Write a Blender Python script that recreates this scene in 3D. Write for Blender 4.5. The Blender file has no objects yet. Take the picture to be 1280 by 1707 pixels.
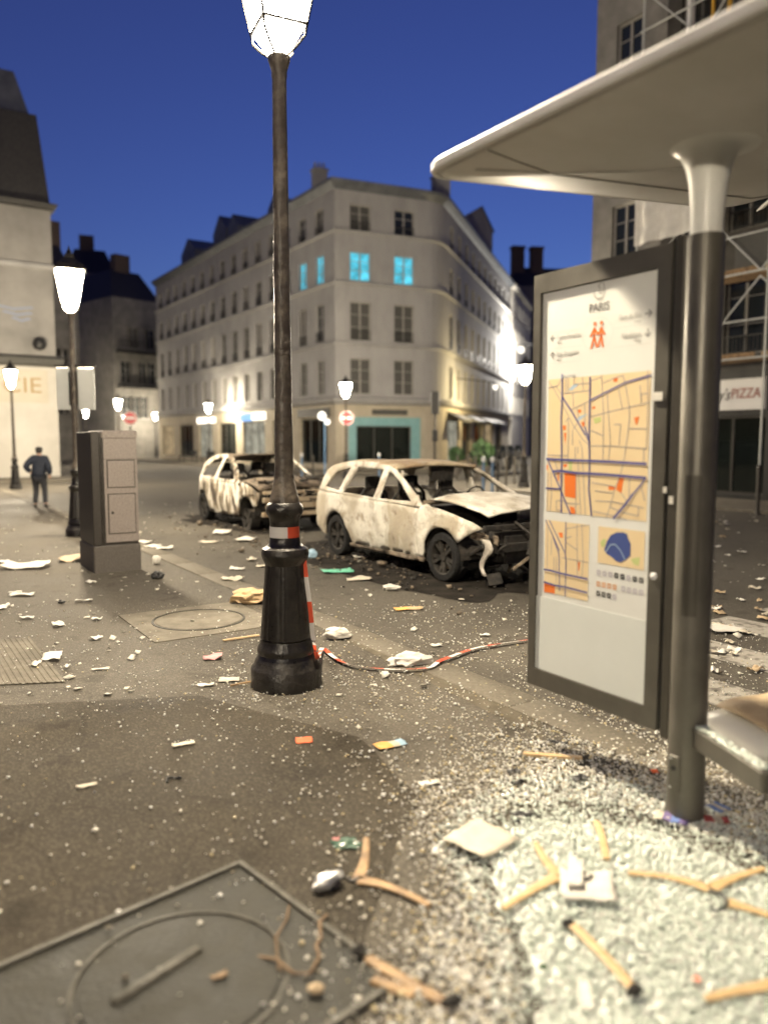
import bpy, bmesh, math, random
import numpy as np
from mathutils import Vector, Matrix, noise as mn
from mathutils.geometry import delaunay_2d_cdt
R = math.radians
random.seed(7)
rng = np.random.default_rng(11)
SC = bpy.context.scene
COL = SC.collection

# ------------------------------------------------------------------ camera
H = 1.78
FPX = 1282.0
PITCH = math.atan(121 / FPX)
cam = bpy.data.cameras.new('camera')
camo = bpy.data.objects.new('camera', cam)
COL.objects.link(camo)
camo.location = (0, 0, H)
camo.rotation_euler = (R(90) - PITCH, 0, 0)
cam.sensor_fit = 'VERTICAL'
cam.sensor_height = 36.0
cam.lens = 36.0 * FPX / 1707.0
cam.clip_start = 0.05
cam.clip_end = 2000
cam.dof.use_dof = True
cam.dof.focus_distance = 6.2
cam.dof.aperture_fstop = cam.lens / 1000 / 0.038
SC.camera = camo

# ------------------------------------------------------------------ dusk sky
world = bpy.data.worlds.new('World')
SC.world = world
world.use_nodes = True
wn = world.node_tree.nodes
wl = world.node_tree.links
sky = wn.new('ShaderNodeTexSky')
sky.sky_type = 'NISHITA'
sky.sun_disc = False
sky.sun_elevation = R(-2.4)
sky.sun_rotation = R(12)
sky.altitude = 50
sky.ozone_density = 4.0
sky.air_density = 1.0
sky.dust_density = 0.3
SKY_STRENGTH = 1.3
bg = wn['Background']
wl.new(sky.outputs[0], bg.inputs[0])
bg.inputs[1].default_value = SKY_STRENGTH
vs = SC.view_settings
vs.view_transform = 'Standard'
vs.look = 'None'
vs.exposure = 0
vs.gamma = 1
SC.cycles.use_denoising = True
SC.cycles.max_bounces = 6
SC.cycles.sample_clamp_indirect = 4.0
SC.cycles.caustics_reflective = False
SC.cycles.caustics_refractive = False
LAMP_W = 7000.0          # flux of one street lantern
LAMP_C = (1.0, 0.845, 0.61)

# ------------------------------------------------------------------ frames
CX, CZ = math.cos(PITCH), math.sin(PITCH)
def ray(px, py):
    a = (px - 640) / FPX; b = (853.5 - py) / FPX
    return Vector((a, CX + b * CZ, -CZ + b * CX))
def G(px, py, z=0.0):
    r = ray(px, py); k = (z - H) / r.z
    return Vector((r.x * k, r.y * k, z))
def P(px, py, Y):
    r = ray(px, py); k = Y / r.y
    return Vector((r.x * k, Y, H + r.z * k))
O = Vector((0.53, 5.97, 0))
U = Vector((-0.545, 0.8384, 0))
N = Vector((0.8384, 0.545, 0))
ANG = math.atan2(N.y, N.x)          # local x = across the street, local y = away along it
def TS(t, s, z=0.0):
    v = O + U * t + N * s
    return Vector((v.x, v.y, z))

# ------------------------------------------------------------------ mesh builder
class MB:
    def __init__(s):
        s.v = []; s.f = []; s.mi = []; s.M = Matrix.Identity(4); s.m = 0
    def add(s, vs, fs):
        b = len(s.v)
        s.v += [s.M @ Vector(v) for v in vs]
        s.f += [tuple(b + i for i in f) for f in fs]
        s.mi += [s.m] * len(fs)
        return s
    def box(s, x0, x1, y0, y1, z0, z1):
        return s.add([(x0,y0,z0),(x1,y0,z0),(x1,y1,z0),(x0,y1,z0),(x0,y0,z1),(x1,y0,z1),(x1,y1,z1),(x0,y1,z1)],
                     [(0,3,2,1),(4,5,6,7),(0,1,5,4),(1,2,6,5),(2,3,7,6),(3,0,4,7)])
    def bevbox(s, x0, x1, y0, y1, z0, z1, b=.01):
        # box with chamfered vertical and top edges
        def ring(d, z): return [(x0+d,y0+b if d<b else y0+d,z)]
        o = [(x0+b,y0),(x1-b,y0),(x1,y0+b),(x1,y1-b),(x1-b,y1),(x0+b,y1),(x0,y1-b),(x0,y0+b)]
        cx, cy = (x0+x1)/2, (y0+y1)/2
        kx = 1 - 2*b/max(x1-x0,1e-6); ky = 1 - 2*b/max(y1-y0,1e-6)
        i = [(cx+(x-cx)*kx, cy+(y-cy)*ky) for x, y in o]
        vs = [(x,y,z0) for x,y in o]+[(x,y,z1-b) for x,y in o]+[(x,y,z1) for x,y in i]
        fs = [tuple(reversed(range(8)))]+[(k,(k+1)%8,8+(k+1)%8,8+k) for k in range(8)]+[(8+k,8+(k+1)%8,16+(k+1)%8,16+k) for k in range(8)]+[tuple(range(16,24))]
        return s.add(vs, fs)
    def cyl(s, p0, p1, r0, r1=None, n=10, cap=True):
        r1 = r0 if r1 is None else r1
        p0 = Vector(p0); p1 = Vector(p1); d = (p1-p0).normalized()
        a = d.orthogonal().normalized(); b = d.cross(a)
        vs = []
        for p, r in ((p0,r0),(p1,r1)):
            for k in range(n):
                t = 2*math.pi*k/n; vs.append(p + (a*math.cos(t)+b*math.sin(t))*r)
        fs = [(k,(k+1)%n,n+(k+1)%n,n+k) for k in range(n)]
        if cap: fs += [tuple(reversed(range(n))), tuple(range(n,2*n))]
        return s.add(vs, fs)
    def lathe(s, prof, n=24, mod=None, c=(0,0,0), cap=True):
        vs = []
        for r, z in prof:
            for k in range(n):
                t = 2*math.pi*k/n; q = r*(mod(t,z) if mod else 1)
                vs.append((c[0]+q*math.cos(t), c[1]+q*math.sin(t), c[2]+z))
        fs = []
        for j in range(len(prof)-1):
            for k in range(n): fs.append((j*n+k, j*n+(k+1)%n, (j+1)*n+(k+1)%n, (j+1)*n+k))
        if cap: fs += [tuple(reversed(range(n))), tuple(range((len(prof)-1)*n, len(prof)*n))]
        return s.add(vs, fs)
    def tube(s, pts, r, n=8, cap=True):
        pts = [Vector(p) for p in pts]; rs = r if isinstance(r,(list,tuple)) else [r]*len(pts)
        vs = []; a = None
        for i, p in enumerate(pts):
            d = (pts[min(i+1,len(pts)-1)] - pts[max(i-1,0)]).normalized()
            a = (d.orthogonal() if a is None else a - d*a.dot(d)).normalized(); b = d.cross(a)
            for k in range(n):
                t = 2*math.pi*k/n; vs.append(p + (a*math.cos(t)+b*math.sin(t))*rs[i])
        fs = [(j*n+k, j*n+(k+1)%n, (j+1)*n+(k+1)%n, (j+1)*n+k) for j in range(len(pts)-1) for k in range(n)]
        if cap: fs += [tuple(reversed(range(n))), tuple(range((len(pts)-1)*n, len(pts)*n))]
        return s.add(vs, fs)
    def ribbon(s, pts, w, up=(0,0,1)):
        # flat band: pts centre line, w width vector or width along the local side
        vs = []; pts = [Vector(p) for p in pts]; up = Vector(up)
        for i, p in enumerate(pts):
            d = (pts[min(i+1,len(pts)-1)] - pts[max(i-1,0)]).normalized()
            sd = d.cross(up).normalized()*(w/2); vs += [p-sd, p+sd]
        return s.add(vs, [(2*i,2*i+1,2*i+3,2*i+2) for i in range(len(pts)-1)])
    def prism(s, poly, z0, z1):
        n = len(poly)
        return s.add([(x,y,z0) for x,y in poly]+[(x,y,z1) for x,y in poly],
                     [tuple(reversed(range(n))), tuple(range(n,2*n))]+[(k,(k+1)%n,n+(k+1)%n,n+k) for k in range(n)])
    def loft(s, rows, cap=False):
        n = len(rows[0]); vs = [p for r in rows for p in r]
        fs = [(j*n+k, j*n+k+1, (j+1)*n+k+1, (j+1)*n+k) for j in range(len(rows)-1) for k in range(n-1)]
        return s.add(vs, fs)
    def sweep(s, poly, prof):
        # poly: list of (x,y); prof: list of (out,z), outward is right of travel; mitred corners
        poly = [Vector((p[0],p[1],0)) for p in poly]; nrm = []
        for i in range(len(poly)):
            ds = []
            if i > 0: ds.append((poly[i]-poly[i-1]).normalized())
            if i < len(poly)-1: ds.append((poly[i+1]-poly[i]).normalized())
            ns = [Vector((d.y,-d.x,0)) for d in ds]
            m = sum(ns, Vector()).normalized(); nrm.append(m/max(.4, m.dot(ns[0])))
        n = len(prof); vs = []
        for p, m in zip(poly, nrm): vs += [(p.x+m.x*o, p.y+m.y*o, z) for o, z in prof]
        fs = [(j*n+k, (j+1)*n+k, (j+1)*n+(k+1)%n, j*n+(k+1)%n) for j in range(len(poly)-1) for k in range(n)]
        fs += [tuple(range(n)), tuple(reversed(range((len(poly)-1)*n, len(poly)*n)))]
        return s.add(vs, fs)
    def mesh(s, name, mats, smooth=None):
        me = bpy.data.meshes.new(name)
        me.from_pydata([tuple(v) for v in s.v], [], s.f)
        for m in (mats if isinstance(mats,(list,tuple)) else [mats]): me.materials.append(m)
        if isinstance(mats,(list,tuple)): me.polygons.foreach_set('material_index', s.mi)
        if smooth:
            me.polygons.foreach_set('use_smooth', [True]*len(me.polygons))
            me.set_sharp_from_angle(angle=R(smooth))
        me.update()
        return me
    def build(s, name, mats, parent=None, smooth=None, loc=None, rz=None):
        return link(name, s.mesh(name, mats, smooth), parent, loc, rz)
def link(name, me, parent=None, loc=None, rz=None):
    o = bpy.data.objects.new(name, me); COL.objects.link(o)
    if parent is not None: o.parent = parent
    if loc is not None: o.location = loc
    if rz is not None: o.rotation_euler = (0,0,rz)
    return o
def tag(o, label, cat=None, group=None, kind=None):
    if label: o['label'] = label
    if cat: o['category'] = cat
    if group: o['group'] = group
    if kind: o['kind'] = kind
    return o
def thing(name, label, cat, loc=(0,0,0), rz=0, group=None):
    o = bpy.data.objects.new(name, None); COL.objects.link(o)
    o.location = loc; o.rotation_euler = (0,0,rz); o.empty_display_size = .1
    return tag(o, label, cat, group)
def struct(o): o['kind'] = 'structure'; return o
def copy_tree(o, parent=None):
    c = o.copy(); COL.objects.link(c); c.parent = parent
    for ch in list(o.children): copy_tree(ch, c)
    return c

# ------------------------------------------------------------------ materials
def NT(name):
    m = bpy.data.materials.new(name); m.use_nodes = True
    return m, m.node_tree.nodes, m.node_tree.links, m.node_tree.nodes['Principled BSDF']
def mat(name, c1, c2=None, rough=.6, scale=6, metal=0, bump=0, bscale=None, detail=6, spec=.5, lo=.35, hi=.65, coat=0, coord='Object', stretch=None, c3=None, rvar=0, trans=0):
    m, n, l, b = NT(name)
    b.inputs['Roughness'].default_value = rough
    b.inputs['Metallic'].default_value = metal
    b.inputs['Specular IOR Level'].default_value = spec
    b.inputs['Coat Weight'].default_value = coat
    if trans: b.inputs['Transmission Weight'].default_value = trans
    b.inputs['Base Color'].default_value = (*c1, 1)
    if c2 is None and not bump: return m
    tc = n.new('ShaderNodeTexCoord'); src = tc.outputs[coord]
    if stretch:
        mp = n.new('ShaderNodeMapping'); mp.inputs['Scale'].default_value = stretch
        l.new(src, mp.inputs[0]); src = mp.outputs[0]
    if c2 is not None:
        t = n.new('ShaderNodeTexNoise'); t.inputs['Scale'].default_value = scale; t.inputs['Detail'].default_value = detail
        t.inputs['Roughness'].default_value = .62
        l.new(src, t.inputs[0])
        r = n.new('ShaderNodeValToRGB'); r.color_ramp.elements[0].position = lo; r.color_ramp.elements[1].position = hi
        r.color_ramp.elements[0].color = (*c1,1); r.color_ramp.elements[1].color = (*c2,1)
        if c3:
            e = r.color_ramp.elements.new((lo+hi)/2); e.color = (*c3,1)
        l.new(t.outputs[0], r.inputs[0]); l.new(r.outputs[0], b.inputs['Base Color'])
        if rvar:
            mr = n.new('ShaderNodeMapRange'); mr.inputs[3].default_value = max(.02, rough-rvar); mr.inputs[4].default_value = rough+rvar
            mr.inputs[1].default_value = .3; mr.inputs[2].default_value = .7
            l.new(t.outputs[0], mr.inputs[0]); l.new(mr.outputs[0], b.inputs['Roughness'])
    if bump:
        t2 = n.new('ShaderNodeTexNoise'); t2.inputs['Scale'].default_value = bscale or scale*3; t2.inputs['Detail'].default_value = 5
        l.new(src, t2.inputs[0])
        bp = n.new('ShaderNodeBump'); bp.inputs['Strength'].default_value = bump; bp.inputs['Distance'].default_value = .02
        l.new(t2.outputs[0], bp.inputs['Height']); l.new(bp.outputs[0], b.inputs['Normal'])
    return m
def emis(name, c, s, see_through=False):
    m, n, l, b = NT(name)
    n.remove(b); o = n['Material Output']; e = n.new('ShaderNodeEmission')
    e.inputs[0].default_value = (*c,1); e.inputs[1].default_value = s
    if see_through:
        t = n.new('ShaderNodeBsdfTransparent'); a = n.new('ShaderNodeAddShader')
        l.new(t.outputs[0], a.inputs[0]); l.new(e.outputs[0], a.inputs[1]); l.new(a.outputs[0], o.inputs[0])
    else: l.new(e.outputs[0], o.inputs[0])
    return m
def glass(name, c=(.02,.025,.03), rough=.08):
    m, n, l, b = NT(name)
    b.inputs['Base Color'].default_value = (*c,1); b.inputs['Roughness'].default_value = rough
    b.inputs['Specular IOR Level'].default_value = .6
    return m
def asphalt(name, dark, light, speck, patch=.35, rough=.8):
    m, n, l, b = NT(name)
    b.inputs['Specular IOR Level'].default_value = .12
    tc = n.new('ShaderNodeTexCoord'); src = tc.outputs['Object']
    big = n.new('ShaderNodeTexNoise'); big.inputs['Scale'].default_value = patch; big.inputs['Detail'].default_value = 8; big.inputs['Roughness'].default_value = .65
    l.new(src, big.inputs[0])
    r = n.new('ShaderNodeValToRGB'); r.color_ramp.elements[0].position = .36; r.color_ramp.elements[1].position = .66
    r.color_ramp.elements[0].color = (*dark,1); r.color_ramp.elements[1].color = (*light,1)
    l.new(big.outputs[0], r.inputs[0])
    v = n.new('ShaderNodeTexVoronoi'); v.inputs['Scale'].default_value = 95
    l.new(src, v.inputs[0])
    sv = n.new('ShaderNodeSeparateColor'); l.new(v.outputs['Color'], sv.inputs[0])
    mr = n.new('ShaderNodeMapRange'); mr.inputs[1].default_value = .55; mr.inputs[2].default_value = 1; mr.inputs[4].default_value = .55
    l.new(sv.outputs[0], mr.inputs[0])
    mx = n.new('ShaderNodeMix'); mx.data_type = 'RGBA'; mx.inputs[7].default_value = (*speck,1)
    l.new(mr.outputs[0], mx.inputs[0]); l.new(r.outputs[0], mx.inputs[6])
    # dark gum spots and stains
    st = n.new('ShaderNodeTexNoise'); st.inputs['Scale'].default_value = 3.1; st.inputs['Detail'].default_value = 4
    l.new(src, st.inputs[0])
    sr = n.new('ShaderNodeMapRange'); sr.inputs[1].default_value = .60; sr.inputs[2].default_value = .68; sr.inputs[4].default_value = .45
    l.new(st.outputs[0], sr.inputs[0])
    m2 = n.new('ShaderNodeMix'); m2.data_type = 'RGBA'; m2.inputs[7].default_value = (dark[0]*.55,dark[1]*.52,dark[2]*.5,1)
    l.new(sr.outputs[0], m2.inputs[0]); l.new(mx.outputs[2], m2.inputs[6])
    # fine cracks
    wp = n.new('ShaderNodeTexNoise'); wp.inputs['Scale'].default_value = 1.6; wp.inputs['Detail'].default_value = 6; l.new(src, wp.inputs[0])
    wa = n.new('ShaderNodeMix'); wa.data_type = 'RGBA'; wa.inputs[0].default_value = .30; l.new(src, wa.inputs[6]); l.new(wp.outputs['Color'], wa.inputs[7])
    vc = n.new('ShaderNodeTexVoronoi'); vc.feature = 'DISTANCE_TO_EDGE'; vc.inputs['Scale'].default_value = .62; l.new(wa.outputs[2], vc.inputs[0])
    cr_ = n.new('ShaderNodeMapRange'); cr_.inputs[1].default_value = .0; cr_.inputs[2].default_value = .0042; cr_.inputs[3].default_value = .35; cr_.inputs[4].default_value = 0; l.new(vc.outputs[0], cr_.inputs[0])
    m3 = n.new('ShaderNodeMix'); m3.data_type = 'RGBA'; m3.inputs[7].default_value = (dark[0]*.3,dark[1]*.3,dark[2]*.3,1); l.new(cr_.outputs[0], m3.inputs[0]); l.new(m2.outputs[2], m3.inputs[6])
    l.new(m3.outputs[2], b.inputs['Base Color'])
    rr = n.new('ShaderNodeMapRange'); rr.inputs[1].default_value = .3; rr.inputs[2].default_value = .7; rr.inputs[3].default_value = rough-.22; rr.inputs[4].default_value = rough+.12
    l.new(big.outputs[0], rr.inputs[0]); l.new(rr.outputs[0], b.inputs['Roughness'])
    fn = n.new('ShaderNodeTexNoise'); fn.inputs['Scale'].default_value = 160; fn.inputs['Detail'].default_value = 3
    l.new(src, fn.inputs[0])
    ad = n.new('ShaderNodeMath'); ad.operation = 'ADD'; l.new(fn.outputs[0], ad.inputs[0]); l.new(v.outputs['Distance'], ad.inputs[1])
    bp = n.new('ShaderNodeBump'); bp.inputs['Strength'].default_value = .55; bp.inputs['Distance'].default_value = .004
    l.new(ad.outputs[0], bp.inputs['Height']); l.new(bp.outputs[0], b.inputs['Normal'])
    return m
def burnt(name, ash, tan, rust, soot, streak=False):
    m, n, l, b = NT(name)
    tc = n.new('ShaderNodeTexCoord'); src = tc.outputs['Object']
    mp = n.new('ShaderNodeMapping'); l.new(src, mp.inputs[0]); mp.inputs['Scale'].default_value = (1,1,.28) if streak else (1,1,1)
    def nz(sc, det=5, dist=0, s=mp.outputs[0]):
        t = n.new('ShaderNodeTexNoise'); t.inputs['Scale'].default_value = sc; t.inputs['Detail'].default_value = det; t.inputs['Distortion'].default_value = dist
        l.new(s, t.inputs[0]); return t.outputs[0]
    def ramp(fac, stops):
        r = n.new('ShaderNodeValToRGB'); e = r.color_ramp.elements
        while len(e) < len(stops): e.new(.5)
        for k, (p, c) in enumerate(stops): e[k].position = p; e[k].color = (*c,1) if len(c) == 3 else c
        l.new(fac, r.inputs[0]); return r.outputs[0]
    def mix(f, a, c):
        x = n.new('ShaderNodeMix'); x.data_type = 'RGBA'; l.new(f, x.inputs[0])
        if isinstance(a, tuple): x.inputs[6].default_value = (*a,1)
        else: l.new(a, x.inputs[6])
        if isinstance(c, tuple): x.inputs[7].default_value = (*c,1)
        else: l.new(c, x.inputs[7])
        return x.outputs[2]
    w, k = (1,1,1), (0,0,0)
    if streak:
        base = ramp(nz(8.5,4,.3), [(.40,soot),(.46,rust),(.50,tan),(.56,ash),(.68,ash)])
        col = mix(ramp(nz(3), [(.45,k),(.7,(.5,.5,.5))]), base, tan)
    else:
        big = nz(1.55,3,.9)
        # islands with darker rims, as the burnt-off paint leaves
        base = ramp(big, [(.25,rust),(.31,tan),(.38,ash),(.545,ash),(.56,(ash[0]*.72,ash[1]*.70,ash[2]*.66)),(.575,(ash[0]*.86,ash[1]*.85,ash[2]*.83)),(.64,tan)])
        col = mix(ramp(nz(2.1,6,.3), [(.44,k),(.62,(.9,.9,.9))]), base, tan)
        col = mix(ramp(nz(7,9,.4), [(.60,k),(.72,(.75,.75,.75))]), col, rust)
        col = mix(ramp(nz(4.2,7,.7), [(.53,k),(.57,(.45,.45,.45)),(.61,k)]), col, (.33,.30,.26))
        col = mix(ramp(nz(13,9,.5), [(.68,k),(.78,(.6,.6,.6))]), col, (.27,.15,.075))
        col = mix(ramp(nz(30,6), [(.62,k),(.76,(.5,.5,.5))]), col, soot)
    l.new(col, b.inputs['Base Color'])
    b.inputs['Roughness'].default_value = .82
    b.inputs['Specular IOR Level'].default_value = .25
    bp = n.new('ShaderNodeBump'); bp.inputs['Strength'].default_value = .55; bp.inputs['Distance'].default_value = .012
    l.new(nz(26,8), bp.inputs['Height']); l.new(bp.outputs[0], b.inputs['Normal'])
    return m

M = {}
M['pave'] = asphalt('pavement_asphalt', (.056,.050,.041), (.110,.099,.081), (.20,.18,.15))
M['road'] = asphalt('road_asphalt', (.054,.049,.041), (.098,.089,.074), (.18,.163,.136), patch=.22)
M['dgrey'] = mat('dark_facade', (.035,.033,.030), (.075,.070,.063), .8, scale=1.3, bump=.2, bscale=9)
M['soil'] = mat('ground_far', (.06,.058,.052), (.09,.085,.075), .9, scale=.3)
M['granite'] = mat('granite_kerb', (.11,.098,.078), (.175,.158,.128), .8, spec=.15, scale=40, bump=.3, bscale=90, rvar=.1)
M['concrete'] = mat('concrete', (.12,.108,.086), (.19,.172,.14), .85, spec=.15, scale=5, bump=.3, bscale=70)
M['paint'] = mat('road_paint', (.34,.32,.28), (.12,.11,.093), .7, scale=9, lo=.48, hi=.62, bump=.2, bscale=90)
M['iron'] = mat('cast_iron', (.010,.0095,.0085), (.030,.026,.021), .36, scale=9, bump=.35, bscale=30, rvar=.12, spec=.5)
M['iron_pole'] = mat('painted_iron_pole', (.060,.048,.038), (.15,.125,.095), .45, scale=11, bump=.9, bscale=13, rvar=.1, c3=(.085,.070,.055))
M['cover'] = mat('manhole_iron', (.017,.017,.013), (.040,.038,.030), .55, spec=.2, scale=7, bump=.35, bscale=60, rvar=.12)
M['steel'] = mat('brown_steel', (.10,.094,.08), (.13,.122,.104), .40, scale=5, metal=.35, bump=.05, bscale=80, rvar=.06)
M['steel_d'] = mat('dark_steel', (.065,.060,.050), (.08,.074,.062), .42, scale=5, metal=.4)
M['canopy'] = mat('canopy_shell', (.62,.615,.60), (.54,.535,.51), .5, scale=1.7, bump=.05, bscale=5, rvar=.08)
M['joint'] = mat('white_cast_joint', (.74,.75,.73), (.80,.81,.79), .35, scale=4)
M['poster'] = mat('poster_white', (.72,.73,.70), (.76,.77,.74), .28, scale=2, coat=.3)
M['poster2'] = mat('poster_blank', (.66,.69,.66), (.70,.73,.70), .35, scale=2)
M['map'] = mat('map_tan', (.78,.62,.37), (.80,.65,.41), .35, scale=3, coat=.2)
def flat(name, c, r=.4): return mat(name, c, None, r)
M['mapblue'] = flat('map_street_blue', (.09,.10,.30))
M['mapgrey'] = flat('map_street_grey', (.36,.33,.34))
M['maporange'] = flat('map_orange', (.80,.20,.04))
M['mapgreen'] = flat('map_green', (.55,.60,.25))
M['mapsky'] = flat('map_pale_blue', (.42,.56,.70))
M['ink'] = flat('ink_grey', (.13,.13,.13))
M['inkl'] = flat('ink_pale', (.40,.40,.38))
M['inkb'] = flat('ink_black', (.03,.03,.03))
M['wood'] = mat('hanger_wood', (.46,.31,.15), (.60,.44,.24), .45, scale=7, stretch=(1,12,12), bump=.05)
M['wood_d'] = mat('scorched_wood', (.12,.07,.035), (.38,.24,.11), .6, scale=12, bump=.2)
M['char'] = mat('charred', (.008,.008,.007), (.035,.03,.026), .8, scale=14, bump=.8, bscale=25)
M['black'] = mat('black_plastic', (.012,.012,.012), None, .45)
M['wire'] = mat('hook_wire', (.04,.04,.045), None, .3, metal=.8)
M['ash'] = burnt('burnt_ash_paint', (.64,.615,.55), (.38,.335,.26), (.19,.135,.09), (.06,.05,.042))
M['ash_roof'] = burnt('burnt_rusty_roof', (.44,.36,.25), (.30,.22,.14), (.15,.095,.06), (.045,.035,.03))
M['drip'] = burnt('burnt_dripping_paint', (.60,.58,.53), (.33,.285,.21), (.13,.10,.075), (.035,.03,.026), streak=True)
M['burnin'] = mat('burnt_interior', (.006,.006,.006), (.03,.025,.02), .9, scale=8, bump=.6, bscale=18)
M['burnmet'] = mat('burnt_metal', (.05,.04,.032), (.22,.175,.125), .8, scale=9, bump=.6, bscale=22)
M['tyre'] = mat('burnt_tyre', (.007,.007,.008), (.018,.018,.018), .85, spec=.2, scale=20, bump=.5, bscale=40)
M['rim'] = mat('sooty_rim', (.014,.013,.012), (.055,.05,.044), .6, scale=10, metal=.4, bump=.3)
M['stone'] = mat('limestone_wall', (.27,.268,.264), (.39,.386,.38), .85, scale=.9, bump=.25, bscale=7, c3=(.345,.341,.334), stretch=(1,1,.45), lo=.25, hi=.75)
M['stone_l'] = mat('pale_render_wall', (.52,.50,.45), (.60,.58,.53), .85, scale=.8, bump=.1, bscale=8)
M['stone_d'] = mat('grimy_stone_wall', (.17,.165,.155), (.27,.26,.24), .85, scale=1.2, bump=.2, bscale=9)
M['stone_y'] = mat('shop_stone', (.40,.355,.27), (.50,.45,.35), .8, scale=1.2, bump=.1, bscale=9)
M['zinc'] = mat('zinc_roof', (.11,.12,.135), (.17,.18,.195), .5, scale=2, metal=.3)
M['slate'] = mat('dark_slate_roof', (.022,.022,.024), (.05,.047,.044), .6, scale=9, bump=.3)
M['chim'] = mat('chimney_brick', (.10,.075,.06), (.16,.12,.095), .9, scale=14)
M['frame'] = mat('window_frame_paint', (.30,.29,.27), (.38,.365,.34), .5, scale=5)
M['pane'] = glass('window_pane')
M['shut'] = mat('roller_blind', (.06,.06,.055), (.10,.098,.09), .6, scale=8, stretch=(1,1,14))
M['rail'] = mat('black_railing', (.012,.012,.012), None, .5)
M['teal'] = mat('teal_shopfront', (.20,.40,.42), (.25,.46,.48), .45, scale=3)
M['sglass'] = glass('shop_glass', (.012,.016,.014), .05)
M['cyan'] = None
M['blue_post'] = mat('blue_grey_post', (.10,.20,.36), (.16,.28,.46), .4, scale=6)
M['post_w'] = mat('bollard_white_top', (.75,.76,.76), None, .35)
M['post_d'] = mat('bollard_brown', (.035,.030,.024), (.05,.044,.036), .45, scale=8)
M['red'] = flat('sign_red', (.55,.02,.03), .35)
M['white'] = flat('sign_white', (.80,.80,.80), .35)
M['grey'] = mat('sign_back_grey', (.52,.54,.52), (.58,.60,.58), .4, scale=3)
M['cab'] = mat('cabinet_granite', (.13,.112,.102), (.26,.228,.208), .5, scale=55, bump=.1, bscale=80, lo=.3, hi=.7)
M['cab_d'] = mat('cabinet_dark', (.020,.017,.014), (.032,.028,.024), .5, scale=20)
M['cab_b'] = mat('cabinet_plinth', (.060,.052,.046), (.10,.09,.08), .7, scale=60, bump=.2)
M['lens'] = emis('lantern_glass', (1.0,.93,.80), 38, True)
M['bulb'] = emis('lantern_bulb', (1.0,.90,.72), 90)
for k_ in ('lens','bulb'): M[k_].cycles.emission_sampling = 'NONE'
M['jacket'] = mat('navy_jacket', (.012,.017,.030), (.022,.028,.045), .8, scale=14, bump=.4, bscale=10)
M['trouser'] = mat('dark_trousers', (.020,.021,.025), (.03,.031,.036), .85, scale=12)
M['skin'] = mat('skin', (.42,.27,.20), None, .5)
M['hair'] = mat('dark_hair', (.012,.010,.008), (.02,.017,.014), .6, scale=40)
M['tarp'] = mat('white_tarpaulin', (.60,.585,.54), (.70,.685,.64), .6, scale=4, bump=.6, bscale=5)
def paper(name, c, c2=None): return mat(name, c, c2 or tuple(x*.85 for x in c), .7, scale=14, bump=.25, bscale=18)
M['p_white'] = paper('paper_white', (.70,.68,.62)); M['p_cream'] = paper('paper_cream', (.58,.53,.43))
M['p_pink'] = paper('paper_pink', (.68,.30,.30)); M['p_orange'] = paper('card_orange', (.78,.15,.05))
M['p_yellow'] = paper('card_yellow_orange', (.76,.42,.12)); M['p_mint'] = paper('mint_plastic', (.16,.55,.38))
M['p_kraft'] = paper('kraft_paper', (.58,.42,.24)); M['p_card'] = paper('cardboard', (.46,.35,.22))
M['p_blue'] = paper('print_blue', (.14,.22,.50)); M['p_sky'] = paper('print_sky_blue', (.35,.52,.66)); M['p_purple'] = paper('print_purple', (.16,.12,.28)); M['p_red'] = paper('print_red', (.40,.05,.05))
M['foil'] = mat('crumpled_foil', (.62,.62,.62), (.75,.75,.72), .3, scale=18, metal=.5, bump=.6, bscale=20)
M['rubber'] = mat('black_litter', (.012,.012,.013), (.03,.03,.03), .5, scale=20)
M['green'] = mat('green_leaf', (.03,.07,.025), (.06,.12,.04), .6, scale=8)
M['bottle_g'] = mat('green_glass_bits', (.05,.10,.07), (.10,.16,.12), .2, scale=20)
M['twig'] = mat('dry_twig', (.16,.10,.055), (.24,.16,.09), .8, scale=14)
M['tape_r'] = flat('tape_red', (.70,.09,.035), .4); M['tape_w'] = flat('tape_white', (.74,.72,.68), .4)
M['shell'] = mat('bench_white_shell', (.70,.68,.61), (.76,.74,.67), .4, scale=4)
def crumb(name):
    m, n, l, b = NT(name)
    at = n.new('ShaderNodeAttribute'); at.attribute_name = 'tint'; at.attribute_type = 'GEOMETRY'
    l.new(at.outputs['Color'], b.inputs['Base Color'])
    b.inputs['Roughness'].default_value = .12; b.inputs['Specular IOR Level'].default_value = .8
    b.inputs['Transmission Weight'].default_value = .12
    b.inputs['IOR'].default_value = 1.5
    return m
M['crumb'] = crumb('tempered_glass_crumbs')
# ------------------------------------------------------------------ ground, road, pavements
def sheet(name, poly, z, m, n=1):
    mb = MB(); mb.add([(p[0],p[1],z) for p in poly], [tuple(range(len(poly)))])
    return mb.build(name, m)
struct(sheet('ground', [(-600,-300),(600,-300),(600,900),(-600,900)], -.012, M['soil']))
def quad(t0, t1, s0, s1): return [TS(t0,s0), TS(t0,s1), TS(t1,s1), TS(t1,s0)]
road = struct(sheet('road', quad(-40,110,-40,60), -.004, M['road']))
pavement = struct(sheet('pavement', quad(-30,26.5,-26,-.30), 0.0, M['pave']))
struct(MB().box(16.3-2.3,60,-40,15.2,-.02,.06).build('far_pavement', M['concrete'], None, None, O, ANG))
struct(MB().prism([(14.6,30.0),(24,29.0),(37,40),(36,42.5),(24.2,32.3),(17.6,33.6),(17.6,110),(14.6,110)],-.02,.06).build('corner_pavement', M['concrete'], None, None, O, ANG))
struct(MB().box(-30,4.6,30.2,90,-.02,.05).build('left_pavement', M['concrete'], None, None, O, ANG))
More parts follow.
